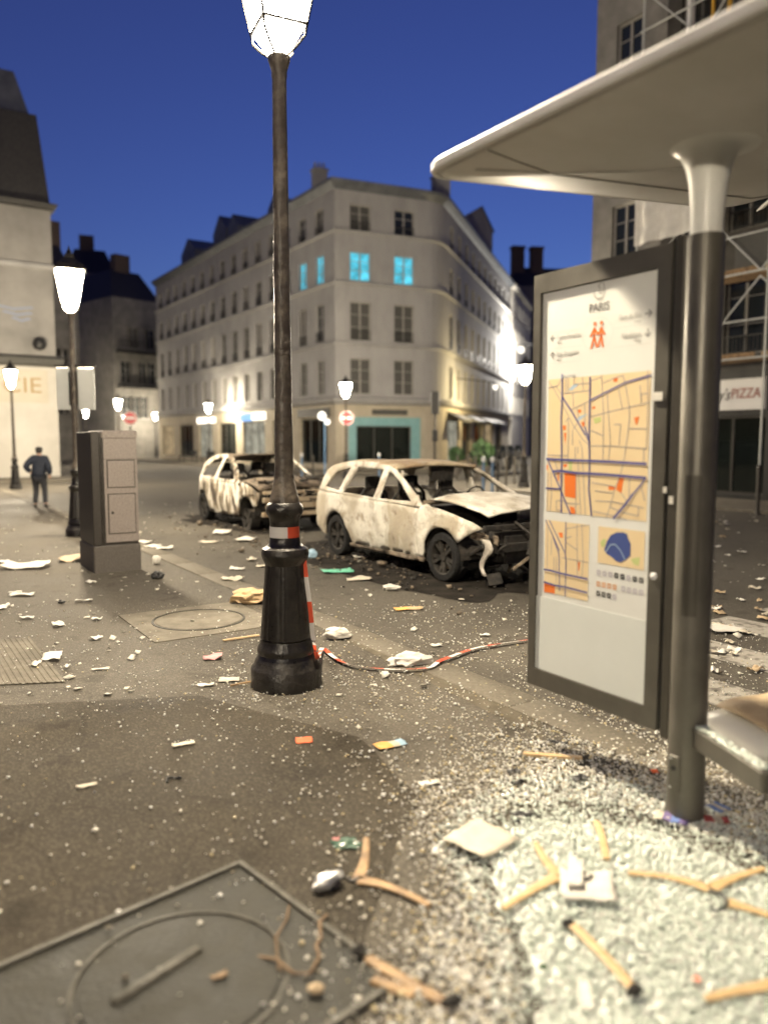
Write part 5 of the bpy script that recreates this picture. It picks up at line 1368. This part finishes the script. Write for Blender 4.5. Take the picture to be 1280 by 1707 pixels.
# ------------------------------------------------------------------ scooters, plant, chairs
def scooter(loc,rz,label,m):
    o=thing('scooter',label,'scooter',loc,rz,'scooters parked in the side street')
    for x in (-.6,.62):
        w=MB(); pts=[Vector((x+.22*math.cos(2*math.pi*k/20),0,.26+.22*math.sin(2*math.pi*k/20))) for k in range(21)]
        w.tube(pts,.045,8,False); w.cyl((x,-.04,.26),(x,.04,.26),.09,n=10); w.build('wheel',M['tyre'],o,60)
    b=MB(); b.loft([[(-.85,-.12,.55),(-.85,0,.62),(-.85,.12,.55)],[(-.6,-.17,.62),(-.6,0,.72),(-.6,.17,.62)],[(-.15,-.17,.55),(-.15,0,.70),(-.15,.17,.55)],[(0,-.16,.30),(0,0,.34),(0,.16,.30)],[(.35,-.16,.30),(.35,0,.34),(.35,.16,.30)],[(.5,-.2,.55),(.52,0,.6),(.5,.2,.55)],[(.42,-.2,.95),(.5,0,1.0),(.42,.2,.95)]])
    b.box(-.75,-.1,-.14,.14,.28,.6); b.build('body',M[m],o,50)
    MB().bevbox(-.8,-.05,-.15,.15,.70,.80,.04).build('seat',M['black'],o)
    MB().tube([(.36,-.36,1.05),(.42,-.2,1.08),(.45,0,1.02),(.42,.2,1.08),(.36,.36,1.05)],.018,6).build('handlebar',M['black'],o)
    MB().cyl((.62,0,.26),(.46,0,1.0),.03,n=8).build('fork',M['black'],o)
    MB().add([(.48,-.2,1.05),(.48,.2,1.05),(.36,.16,1.4),(.36,-.16,1.4)],[(0,1,2,3)]).build('windscreen',M['pane'],o)
    MB().bevbox(-1.05,-.72,-.2,.2,.80,1.12,.04).build('top_box',M['black'],o)
    return o
M['scw']=mat('scooter_white',(.42,.42,.40),None,.35)
for k,(px,py,m,lab) in enumerate(((800,792,'black','black scooter parked leftmost in the side street row'),(818,790,'black','black scooter, second of the side street row'),(834,788,'scw','white scooter, third of the side street row'),(848,787,'black','black scooter right of the white scooter'),(862,786,'scw','white scooter hidden partly by the street lamp pole'))):
    g=G(px,py); scooter((g.x,g.y,.06),R(60+5*k),lab,m)
def shrub(px,py,label,hh,rad,seed):
    g=G(px,py); o=thing('potted_shrub',label,'plant',(g.x,g.y,.06),0)
    MB().lathe([(.25,0),(.32,.5),(.34,.5),(.33,.55),(.05,.52)],14).build('pot',M['cab_b'],o,40)
    r=random.Random(seed); mb=MB()
    for k in range(420):
        d=Vector((r.gauss(0,1),r.gauss(0,1),r.gauss(0,1))).normalized()*rad*r.uniform(.3,1)**.5; c=Vector((0,0,hh))+Vector((d.x,d.y,d.z*1.1))
        a=Vector((r.gauss(0,1),r.gauss(0,1),r.gauss(0,1))).normalized()*.10; b=Vector((r.gauss(0,1),r.gauss(0,1),r.gauss(0,1))).normalized()*.05
        mb.add([c-a,c-b,c+a,c+b],[(0,1,2,3)])
    mb.build('foliage',M['green'],o); MB().tube([(0,0,.5),(.05,.02,.9),(0,0,hh)],[.04,.03,.01],6).build('stem',M['twig'],o)
shrub(803,800,'green potted shrub at the side street corner by the scooters',1.15,.55,1)
shrub(760,792,'green potted shrub beside the corner shop pillar',.95,.4,2)
def chair(loc,rz,label):
    o=thing('cafe_chair',label,'chair',loc,rz,'dark cafe chairs left outside the lit shops')
    MB().bevbox(-.21,.21,-.21,.21,.43,.47,.01).build('seat',M['black'],o)
    for x in (-.19,.19):
        for y in (-.19,.19): MB().cyl((x*1.1,y*1.1,0),(x,y,.43),.014,n=6).build('leg',M['black'],o)
    MB().tube([(-.19,.19,.45),(-.2,.24,.88),(.2,.24,.88),(.19,.19,.45)],.014,6).build('back_frame',M['black'],o)
    MB().box(-.18,.18,.225,.24,.58,.86).build('backrest',M['black'],o)
for k in range(7):
    p=TS(47.5+k*1.15,15.9+.25*math.sin(k*2.1),.06); chair(p,ANG+k*.7,'dark cafe chair outside the lit shops, '+('nearest','second nearest','third nearest','middle','third farthest','second farthest','farthest')[k]+' of seven')

# ------------------------------------------------------------------ litter
def dims(py, wpx, hpx, px=640):
    g=G(px,py); Y=g.y; return wpx*Y/FPX, hpx*Y*Y/(H*FPX)
def scrap(label, cat, px, py, w, d, rz=0, m='p_white', curl=.02, name='paper_scrap', z=.006, seed=None, group=None, base='pave', stripes=None):
    g=G(px,py); sd=seed if seed is not None else px*.137+py*.071
    mb=MB(); nx,ny=9,7; rows=[]
    for i in range(nx):
        u=i/(nx-1)-.5; row=[]
        for j in range(ny):
            v=j/(ny-1)-.5
            e=1+.10*mn.noise((u*3,v*3,sd)); hz=curl*(.55+mn.noise((u*2.4,v*2.4,sd+3)))+curl*.45*abs(u*2)**3*max(0,mn.noise((sd,1,2))+.3)
            row.append((u*w*e,v*d*e,max(.001,hz)))
        rows.append(row)
    mb.loft(rows)
    if stripes:
        mb.mi=[]
        for i in range(nx-1):
            for j in range(ny-1): mb.mi.append(stripes[int(i/(nx-1)*len(stripes))])
    ms=[M[k] for k in m] if isinstance(m,(list,tuple)) else M[m]
    o=mb.build(name, ms, None, 50, (g.x,g.y,z), rz); o.modifiers.new('thick','SOLIDIFY').thickness=.0016
    return tag(o,label,cat,group)
def crumple(label, cat, px, py, size, sq_=(1,1,.6), m='p_white', name='crumpled_paper', rz=0, z=.0, seed=None, group=None, amp=.35, flat_=True):
    g=G(px,py); sd=seed if seed is not None else px*.31+py*.17
    bm=bmesh.new(); bmesh.ops.create_icosphere(bm,subdivisions=3,radius=1)
    for v in bm.verts:
        n=v.co.normalized(); q=1+amp*mn.noise(n*1.7+Vector((sd,0,0)))+amp*.6*mn.noise(n*4+Vector((0,sd,0)))
        v.co=Vector((n.x*q*sq_[0],n.y*q*sq_[1],n.z*q*sq_[2]))*size/2
    zm=min(v.co.z for v in bm.verts)
    for v in bm.verts: v.co.z=max(0,v.co.z-zm-size*.06)
    me=bpy.data.meshes.new(name); bm.to_mesh(me); bm.free(); me.materials.append(M[m])
    return tag(link(name,me,None,(g.x,g.y,z+.004),rz),label,cat,group)
M['p_map']=M['p_purple']
scrap('small pink leaflet folded in two, left of the near lamp','leaflet',355,1098,.15,.13,.2,'p_pink',.03,'leaflet')
scrap('pale pink card lying against the near lamp plinth, left side','card',382,1135,.15,.10,.1,'p_cream',.012,'card')
scrap('short white stub left of the pale pink card','paper',343,1144,.12,.05,.05,'p_white',.012)
scrap('square orange card on the pavement in front of the near lamp','card',507,1236,.10,.09,.15,'p_orange',.004,'card')
scrap('orange and blue folded flyer in front of the lamp, towards the shelter','flyer',651,1244,.19,.085,.5,('p_yellow','p_cream','p_sky'),.01,'flyer',stripes=(0,0,1,2))
scrap('white paper strip at the edge of the broken glass, top left','paper',715,1307,.115,.045,.3,'p_white',.006)
crumple('crumpled white can by the dark hanger in the foreground','can',546,1480,.115,(1.1,.62,.55),'foil','crushed_can',.6)
scrap('flat mint green plastic sheet on the road beside the estate car','plastic sheet',562,953,.42,.30,.2,'p_mint',.02,'plastic_sheet')
scrap('torn white paper below the mint green sheet','paper',598,967,.32,.16,.1,'p_cream',.03)
crumple('crushed clear bottle on the road below the car door','bottle',652,984,.19,(1.1,.5,.4),'p_white','crushed_bottle',-.1)
scrap('yellow and orange strip on the road below the front wheel','flyer',680,1016,.30,.13,.25,('p_yellow','p_kraft'),.012,'flyer',stripes=(0,1))
crumple('crushed white carton right of the near lamp','carton',562,1066,.22,(1.1,.55,.5),'p_white','crushed_carton',.1)
crumple('white paper bag held by the barrier tape','paper bag',685,1108,.31,(1.12,.5,.34),'p_white','paper_bag',.18)
scrap('small white paper above the barrier tape','paper',727,1077,.085,.07,.4,'p_white',.008)
scrap('tiny torn white paper near the map panel edge','paper',808,1060,.09,.05,.1,'p_white',.012)
crumple('crumpled brown kraft paper bag left of the near lamp base','paper bag',418,1006,.36,(1.1,.7,.5),'p_kraft','paper_bag',.3,amp=.5)
scrap('pale scraps heap on the pavement left of the lamp collar','paper',388,968,.28,.16,.0,'p_cream',.05)
crumple('black crushed can in the cabinet shadow','can',263,965,.16,(1,.7,.7),'rubber','crushed_can',.2)
crumple('tiny black lump on the pavement left of the cabinet','litter',103,1006,.08,(1,.7,.5),'rubber','litter_lump')
crumple('small white tissue right of the cabinet plinth','tissue',261,941,.15,(.8,.7,.8),'p_white','tissue')
scrap('cardboard sheet against the foot of the granite cabinet','cardboard',128,934,.46,.4,.3,'p_card',.07,'cardboard_sheet')
crumple('crumpled wrapper with blue print at the cabinet foot','wrapper',155,938,.16,(1,.7,.7),'p_white','wrapper',.2)
scrap('long white paper sheet lying left of the cabinet','paper',45,946,.60,.42,.1,'p_white',.06)
WG='white paper scraps scattered on the left pavement'
for (px,py,w,d) in ((10,938,.2,.15),(38,993,.26,.12),(26,990,.14,.08),(5,1014,.2,.1),(46,1032,.12,.07),(98,1044,.13,.1),(161,1034,.10,.08),(88,1098,.22,.14),(60,1112,.10,.06),(112,1116,.07,.05),(152,972,.12,.1),(140,1004,.18,.07),(160,1066,.11,.08)):
    scrap('small white paper scrap lying on the left pavement','paper',px,py,w,d,random.uniform(0,3),'p_white',.025,group=WG,z=.012 if py>1060 and px<120 else .006)
scrap('narrow pale strip left of the near lamp, far from other litter','paper',168,1117,.13,.04,.2,'p_cream',.01)
scrap('pale torn strip on the dark pavement below the pink card','paper',306,1243,.13,.045,.5,'p_cream',.012)
scrap('pale torn strip near the left edge of the dark pavement','paper',145,1313,.10,.03,.4,'p_cream',.012)
PG='paper scraps blown across the road near the cars'
for (px,py,w,d) in ((240,905,.3,.2),(255,912,.25,.2),(215,880,.2,.2),(350,905,.3,.2),(440,945,.2,.1),(395,950,.2,.1),(410,900,.5,.3),(370,888,.6,.3),(225,890,.2,.2),(275,915,.25,.2),(420,934,.25,.12),(600,930,.2,.2),(590,925,.18,.12)):
    scrap('pale paper scrap lying on the road or kerb near the burnt cars','paper',px,py,w,d,random.uniform(0,3),random.choice(['p_white','p_cream']),.03,group=PG)
RG='paper scraps on the crossing beyond the shelter post'
for k in range(34):
    px=random.uniform(1186,1285); py=random.uniform(862,1120)
    scrap('small pale litter scrap on the zebra crossing beyond the shelter post','paper',px,py,random.uniform(.05,.16),random.uniform(.04,.12),random.uniform(0,3),random.choice(['p_white','p_cream','p_card']),.03,group=RG)
g=G(1200,1052); scrap('larger crumpled white sheet on the zebra crossing','paper',1205,1052,.36,.22,.2,'p_white',.05)
# sticks and slats
def slat(label, a, b, w, t, m='p_card', name='timber_offcut', z=.008):
    A_=G(*a); B_=G(*b); L=(B_-A_).length; mb=MB(); mb.bevbox(0,L,-w/2,w/2,0,t,.002)
    o=mb.build(name,M[m],None,None,(A_.x,A_.y,z),math.atan2((B_-A_).y,(B_-A_).x)); return tag(o,label,'wood slat')
slat('thin wooden stick lying left of the near lamp base',(372,1070),(432,1061),.03,.012,'p_kraft','wood_stick')
slat('pale wooden slat on the glass below the map panel',(872,1261),(970,1268),.035,.016,'wood')
slat('dark thin stick by the pale pink card',(384,1146),(425,1138),.015,.012,'wood_d','wood_stick')
slat('flat grey broken slat beside the scorched hanger, bottom centre',(622,1640),(690,1668),.04,.012,'wood_d',z=.012)
slat('short white strip at the bottom edge below the broken hanger',(970,1650),(980,1700),.04,.006,'p_white','paper_strip',z=.03)
for px,py,sz,lab in ((868,1364,.10,'flat black shard on the glass below the slat'),(855,1292,.07,'black shard by the dark lump above the glass'),(862,1312,.06,'grey shard below the dark lump above the glass')):
    scrap(lab,'shard',px,py,sz,sz*.6,.3,'rubber',.02,'black_shard',z=.012)
scrap('thin black shard by the slat end','shard',930,1240,.12,.03,-.3,'rubber',.012,'black_shard')
scrap('black shard right of the pale slat on the glass','shard',965,1304,.08,.05,.4,'rubber',.02,'black_shard',z=.012)
scrap('square sheet strewn with glass crumbs left of the main heap','sheet',802,1412,.26,.24,.75,'p_cream',.02,'loose_sheet',z=.028)
scrap('white pouch lying on the glass under a hanger hook','pouch',978,1496,.20,.20,-.15,'p_white',.025,'pouch',z=.040)
scrap('white tag ribbon folded on the pouch','tag',958,1480,.06,.20,-.25,'p_white',.012,'paper_tag',z=.066)
scrap('purple and blue flyer against the foot of the shelter post','flyer',1118,1372,.15,.09,-.5,('p_purple','p_cream','p_blue'),.014,'flyer',stripes=(1,0,2,0),z=.018)
scrap('blue picture card behind the shelter post foot','card',1196,1352,.08,.09,.5,('p_blue','p_cream'),.006,'card',stripes=(0,1,0),z=.016)
scrap('dark red picture card right of the shelter post foot','card',1193,1374,.11,.06,-.2,('p_red','p_cream'),.006,'card',stripes=(0,1,0),z=.02)
scrap('small orange disc of litter on the glass left of the post','litter',1090,1292,.04,.04,0,'p_orange',.012,'litter_piece',z=.014)
scrap('tiny orange scrap near the bottom right of the glass heap','litter',1160,1652,.02,.025,.6,'p_orange',.008,'litter_piece',z=.035)
crumple('dark green leaf lump low on the glass heap','leaf',905,1626,.03,(1,.8,.5),'green','leaf',z=.02)
crumple('small dark green leaf above the leaf lump','leaf',886,1585,.018,(1,.8,.5),'green','leaf',z=.02)
scrap('dry brown leaf on the iron inspection cover','leaf',366,1638,.055,.025,.6,'wood_d',.012,'dry_leaf',z=.02)
crumple('small pale stone on the iron inspection cover','stone',210,1641,.026,(1,.8,.7),'concrete','stone',z=.015)
crumple('flat pale stone on the inspection cover rim','stone',182,1557,.028,(1,.8,.4),'concrete','stone',z=.018)
crumple('brown stone by the twigs at the bottom centre','stone',527,1662,.055,(1,.7,.5),'p_card','stone',z=.012)
crumple('green broken bottle glass beside the dark hanger','broken bottle',577,1410,.10,(1.2,.8,.25),'bottle_g','broken_bottle',amp=.6)
crumple('crumpled blue and white wrapper by the lamp collar, on the road','wrapper',520,930,.16,(1,.7,.8),'p_sky','wrapper')
scrap('pale pink scrap near the dark hanger top','paper',560,1404,.03,.02,.2,'p_pink',.01)
# dark curved offcut on the pavement
c0_=G(290,1303); mb=MB(); mb.tube([(.035*math.cos(t),.03*math.sin(t),.008+.004*math.sin(3*t)) for t in [R(20+200*k/14) for k in range(15)]],.006,6)
tag(mb.build('curved_offcut',M['rubber'],None,60,(c0_.x,c0_.y,.003)),'dark curved strip lying on the bare pavement, centre left','litter')
# twigs
def twig(label, pts, r=.004):
    q=[G(x,y) for x,y in pts]; q=[Vector((p.x,p.y,.012+.018*abs(math.sin(k*1.7)))) for k,p in enumerate(q)]
    tag(MB().tube(q,[r]*(len(q)-1)+[r*.4],6).build('twig',M['twig'],None,60),label,'twig')
twig('thin dry twig curving over the inspection cover, left one',[(482,1515),(478,1545),(460,1570),(462,1600),(465,1625),(480,1632)])
twig('thicker brown twig near the bottom centre, right of the thin one',[(545,1530),(533,1550),(535,1570),(527,1590),(533,1605),(520,1630),(508,1638)],.006)
twig('twig lying flat between the two others',[(430,1600),(460,1612),(490,1630),(520,1636)],.005)

# ------------------------------------------------------------------ hangers
def flatloft(pts, ws, ts, z):
    mb=MB(); n=8; vs=[]
    for i,p in enumerate(pts):
        d=(pts[min(i+1,len(pts)-1)]-pts[max(i-1,0)]).normalized(); s_=Vector((-d.y,d.x,0))
        for k in range(n):
            a=2*math.pi*k/n+math.pi/8; vs.append(p+s_*(ws[i]/2*math.copysign(abs(math.cos(a))**.6,math.cos(a)))+Vector((0,0,z+ts/2+ts/2*math.copysign(abs(math.sin(a))**.6,math.sin(a)))))
    mb.add(vs,[(j*n+k,j*n+(k+1)%n,(j+1)*n+(k+1)%n,(j+1)*n+k) for j in range(len(pts)-1) for k in range(n)]+[tuple(reversed(range(n))),tuple(range((len(pts)-1)*n,len(pts)*n))])
    return mb
def bez(a,b,c,n=12): return [a*(1-t)**2+b*2*t*(1-t)+c*t*t for t in [k/n for k in range(n+1)]]
def hanger(label, e1, c, e2, hook=None, m='wood', z=.030, w0=.030, w1=.060, hookm='wire'):
    g=G(*c); o=thing('clothes_hanger',label,'hanger',(g.x,g.y,0),0,'wooden clothes hangers strewn on the ground'); base=Vector((g.x,g.y,0))
    for e in (e1,e2):
        if e is None: continue
        E1=G(*e[0]); Mi=G(*e[1]) if len(e)>1 else (E1+G(*c))/2
        pts=bez(E1,Mi,G(*c)); pts=[p-base for p in pts]
        flatloft(pts,[w0*.8]+[w0+(w1-w0)*(k/12)**2 for k in range(1,13)],.013,z).build('arm',M[m],o,50)
    if hook:
        q=[G(*p)-base for p in hook]; q=[Vector((p.x,p.y,z+.012+.02*math.sin(math.pi*k/(len(q)-1)))) for k,p in enumerate(q)]
        MB().tube(q,.0055,6).build('hook',M[hookm],o,60)
    return o
hanger('dark scorched wooden hanger beside the crushed white can',[(610,1402),(612,1440)],(597,1472),[(716,1516),(650,1478)],[(597,1472),(585,1484),(575,1478),(560,1486),(548,1495)],'wood_d',z=.008)
hanger('light wooden hanger whose hook lies across the white pouch',[(892,1418),(905,1448)],(930,1474),[(838,1530),(880,1500)],[(930,1476),(945,1478),(965,1488),(980,1490),(986,1482),(980,1474)])
hanger('wide light wooden hanger with its hook towards the bottom right corner',[(1046,1470),(1120,1472)],(1182,1497),[(1272,1462),(1210,1480)],[(1182,1500),(1192,1508),(1202,1516),(1211,1530),(1206,1540),(1192,1541),(1183,1532)])
hanger('single broken hanger arm standing up in the middle of the glass',[(992,1382),(1002,1395)],(1010,1446),None,None,w0=.034,w1=.03)
hanger('half hidden hanger arm at the right edge under the wide hanger',[(1296,1548),(1250,1530)],(1212,1520),None,None,z=.030)
hanger('broken wooden hanger with charred ends below the white pouch',[(1058,1672),(1010,1610)],(950,1556),None,None,w0=.04,w1=.038)
hanger('light hanger arm at the bottom right corner',[(1174,1684),(1220,1668)],(1330,1652),None,None)
hanger('scorched hanger half with black ends at the bottom centre',[(612,1604),(660,1635)],(752,1684),None,None,'wood_d',z=.01,w0=.042,w1=.042)
for px,py,lab,s_ in ((945,1556,'charred lump at the upper end of the broken hanger',.04),(1056,1674,'charred lump at the lower end of the broken hanger',.05),(598,1598,'charred knot at the upper end of the bottom scorched hanger',.05),(752,1684,'charred lump at the lower end of the bottom scorched hanger',.05)):
    crumple(lab,'charred lump',px,py,s_,(1.1,.7,.6),'char','charred_lump',.5,z=.026 if px>900 else .012,amp=.5)
hk=[G(*p) for p in ((1013,1603),(1022,1594),(1035,1589),(1050,1590),(1058,1598),(1057,1604))]
tag(MB().tube([Vector((p.x,p.y,.044+.012*math.sin(k))) for k,p in enumerate(hk)],.0034,6).build('loose_hook',M['wire'],None,60),'loose black hanger hook lying on the glass right of the broken hanger','hook')
hk=[G(*p) for p in ((690,1620),(700,1612),(712,1612),(722,1620),(718,1630),(704,1634),(694,1628))]
tag(MB().tube([Vector((p.x,p.y,.02)) for k,p in enumerate(hk)],.004,6).build('loose_ring',M['rubber'],None,60),'dark ring beside the scorched hanger at the bottom centre','ring')

# ------------------------------------------------------------------ barrier tape
tp0=[Vector((L1.x+.135,L1.y-.04,.98)),Vector((L1.x+.155,L1.y-.05,.80)),Vector((L1.x+.185,L1.y-.06,.55)),Vector((L1.x+.20,L1.y-.05,.36)),Vector((L1.x+.235,L1.y-.04,.20))]
gt=[G(537,1082,.03),G(560,1100,.012),G(590,1112,.012),G(640,1117,.012),G(668,1118,.014),G(715,1115,.02),G(735,1103,.02),G(790,1083,.014),G(840,1074,.012),G(900,1066,.01)]
ctrl=tp0+gt; path=[]
for i in range(len(ctrl)-1):
    p0_=ctrl[max(0,i-1)]; p1_=ctrl[i]; p2_=ctrl[i+1]; p3_=ctrl[min(len(ctrl)-1,i+2)]
    for k in range(10):
        t=k/10; path.append(.5*((2*p1_)+(p2_-p0_)*t+(2*p0_-5*p1_+4*p2_-p3_)*t*t+(3*p1_-p0_-3*p2_+p3_)*t**3))
mb=MB(); vs=[]; acc=0; mi=[]
for i,p in enumerate(path):
    d=(path[min(i+1,len(path)-1)]-path[max(i-1,0)]).normalized(); tw=(.15 if p.z<.06 else .5)+.5*mn.noise((i*.05,1,1))
    up=Vector((0,0,1)); sdv=d.cross(up).normalized() if abs(d.z)<.9 else Vector((1,-.3,0)).normalized()
    nv=sdv.cross(d).normalized(); wv=(sdv*math.cos(tw)+nv*math.sin(tw))*(.016 if p.z>.06 else .020)
    if i: acc+=(p-path[i-1]).length
    mi.append(int(acc/.17)%2); q=p if p.z>.035 else Vector((p.x,p.y,p.z+.012)); vs+=[q-wv,q+wv]
mb.add(vs,[(2*i,2*i+1,2*i+3,2*i+2) for i in range(len(path)-1)]); mb.mi=mi[:len(path)-1]
tag(mb.build('barrier_tape',[M['tape_r'],M['tape_w']],None,60),'red and white barrier tape trailing from the near lamp to the map panel','barrier tape')

# ------------------------------------------------------------------ broken safety glass
P1=[(770,1405),(850,1345),(950,1338),(1040,1348),(1110,1378),(1200,1402),(1280,1440),(1420,1500),(1420,2000),(880,2000),(865,1660),(850,1570),(800,1470)]
P2=[(700,1320),(800,1255),(900,1228),(1000,1232),(1110,1240),(1300,1250),(1520,1400),(1520,2000),(580,2000),(600,1660),(650,1570),(720,1450)]
def proj(x,y):
    dz=-H; cy=y*CX-dz*-CZ if False else y*CX+(-dz)*CZ*1.0
    depth=y*CX-dz*CZ if False else y*CX+H*CZ
    up=y*CZ-H*CX
    return 640+FPX*x/depth, 853.5-FPX*(up)/depth
# camera axes: forward (0,cosp,-sinp), up (0,sinp,cosp)
def seg_d(px,py,poly):
    best=1e9
    for a,b in zip(poly,poly[1:]+poly[:1]):
        ax,ay=a; bx,by=b; dx,dy=bx-ax,by-ay; t=max(0,min(1,((px-ax)*dx+(py-ay)*dy)/(dx*dx+dy*dy)))
        best=min(best,math.hypot(px-ax-t*dx,py-ay-t*dy))
    return best
LP_=(L1.x,L1.y)
def density(x,y):
    px,py=proj(x,y)
    nz=.6+.9*max(0,.5+mn.noise((x*3.1,y*3.1,3.)))
    in1=pip(px,py,P1); in2=in1 or pip(px,py,P2)
    if in1:
        e=seg_d(px,py,P1); return 9500*min(1,.35+e/120)*(.75+.5*nz*.5), 1
    if in2:
        e=seg_d(px,py,P2); return (1500+6000*min(1,e/110))*nz+7000*math.exp(-seg_d(px,py,P1)/45), 2
    e=seg_d(px,py,P2); dl=math.hypot(x-LP_[0],y-LP_[1])
    d=48+1500*math.exp(-e/50)+500*math.exp(-max(0,dl-.3)/.40)+260*math.exp(-e/220)
    return d*nz*(nz if nz<1 else 1), 3
def glass_fn(lo, hi, zone, cap):
    def fn(r,n):
        out=[]; sz=[]
        (x0,y0),(x1,y1)=lo,hi; cell=.05; xs=np.arange(x0,x1,cell); ys=np.arange(y0,y1,cell)
        for x in xs:
            for y in ys:
                if abs(x)>.56*y+.35: continue
                d,zn=density(x+cell/2,y+cell/2)
                if zn not in zone: continue
                k=r.poisson(d*cell*cell)
                if not k: continue
                pts=r.uniform(0,cell,(k,2)); zb=r.uniform(0,.007 if zn==1 else .006,k)+((.004+.011*min(1,seg_d(*proj(x,y),P1)/70)) if zn==1 else .001)
                out.append(np.stack([x+pts[:,0],y+pts[:,1],zb+.003],-1)); sz.append(np.clip(r.lognormal(-5.0 if zn==1 else -5.0,.38,k),.0035,.018))
        p=np.concatenate(out); s_=np.concatenate(sz); return p,s_
    return fn
def tint_a(r,n,pos):
    c=np.array([(.80,.89,.80)])*r.uniform(.85,1.1,(n,1)); c=np.where(r.uniform(0,1,(n,1))<.12,np.array([(.86,.86,.80)]),c); return np.clip(c,0,.92)
def tint_b(r,n,pos):
    u=r.uniform(0,1,(n,1)); c=np.where(u<.55,np.array([(.80,.77,.67)]),np.where(u<.85,np.array([(.86,.86,.82)]),np.where(u<.95,np.array([(.68,.58,.36)]),np.array([(.45,.39,.29)]))))
    g=np.array([[1.0] if seg_d(*proj(p[0],p[1]),P1)<45 else [0.0] for p in pos]); g=g*(r.uniform(0,1,(n,1))<.6)
    c=c*(1-g)+np.array([(.82,.88,.81)])*g
    return np.clip(c*r.uniform(.75,1.12,(n,1)),0,.92)
chunks('glass_heap','heap of pale green safety glass crumbs at the shelter post foot',0,glass_fn((-.2,1.7),(2.6,4.6),(1,),0),.01,M['crumb'],21,tint_a)
chunks('glass_crumbs','cream coloured glass crumbs fringing the green glass heap',0,glass_fn((-.6,1.7),(3.0,5.2),(2,),0),.01,M['crumb'],22,tint_b)
chunks('glass_sprinkle','sparse glass specks sprinkled over the pavement',0,glass_fn((-4.6,1.7),(3.4,8.2),(3,),0),.01,M['crumb'],23,tint_b)
# the caked bed of the heap
P1c=(1120,1640); poly=[(G(*p).x,G(*p).y) for p in [(P1c[0]+(a-P1c[0])*.92,P1c[1]+(b-P1c[1])*(.90 if b<1640 else 1)) for a,b in P1]]
poly=dens(poly,.04); poly=[(x+.12*mn.noise((x*5,y*5,1))+.06*mn.noise((x*17,y*17,4)),y+.12*mn.noise((y*5,x*5,2))+.06*mn.noise((y*17,x*17,6))) for x,y in poly]
vv,ff=cdt(poly,[],.045)
mb=MB(); bd=poly
mb.add([(x,y,.004+.014*min(1,min(math.hypot(x-a,y-b) for a,b in bd[::2])/.12)+.0015*mn.noise((x*14,y*14,3))) for x,y in vv],ff)
o=mb.build('glass_bed',mat('caked_glass',(.80,.87,.80),(.94,.96,.92),.28,scale=95,bump=.4,bscale=160,c3=(.88,.92,.87),detail=3),None,60); tag(o,'caked bed of crushed pale green glass under the crumbs',None,None,'stuff')
# crumbs caught on the bench rail
def railfn(r,n):
    x=r.uniform(.02,.48,n); y=r.uniform(-.02,.028,n); mx=rail.M; a=Matrix.Translation((O.x,O.y,0))@Matrix.Rotation(ANG,4,'Z')@mx
    p=np.array([tuple(a@Vector((xx,yy,.046))) for xx,yy in zip(x,y)]); return p, np.clip(r.lognormal(-4.7,.3,n),.005,.014)
chunks('glass_on_rail','glass crumbs lying along the top of the bench rail',420,railfn,.01,M['crumb'],31,tint_a)

# fine pale litter flecks blown over pavement and road
def fleck_fn(r,n):
    y=r.uniform(4.6,22,n); x=r.uniform(-.56,.5,n)*y; keep=np.array([mn.noise((a*.55,b*.55,8.))>-.12 for a,b in zip(x,y)]) & ~((x>.1)&(y<4.2))
    x,y=x[keep],y[keep]; return np.stack([x,y,np.full(len(x),.004)],-1), np.clip(r.lognormal(-3.95,.5,len(x)),.008,.06)
def tint_c(r,n,pos): return np.clip(np.array([(.74,.71,.63)])*r.uniform(.6,1.1,(n,1)),0,.9)
fk=chunks('litter_flecks','fine pale paper and plastic flecks blown over pavement and road',1500,fleck_fn,.02,mat('fleck_white',(.62,.60,.54),(.50,.46,.38),.7,scale=9),41,None,.12)
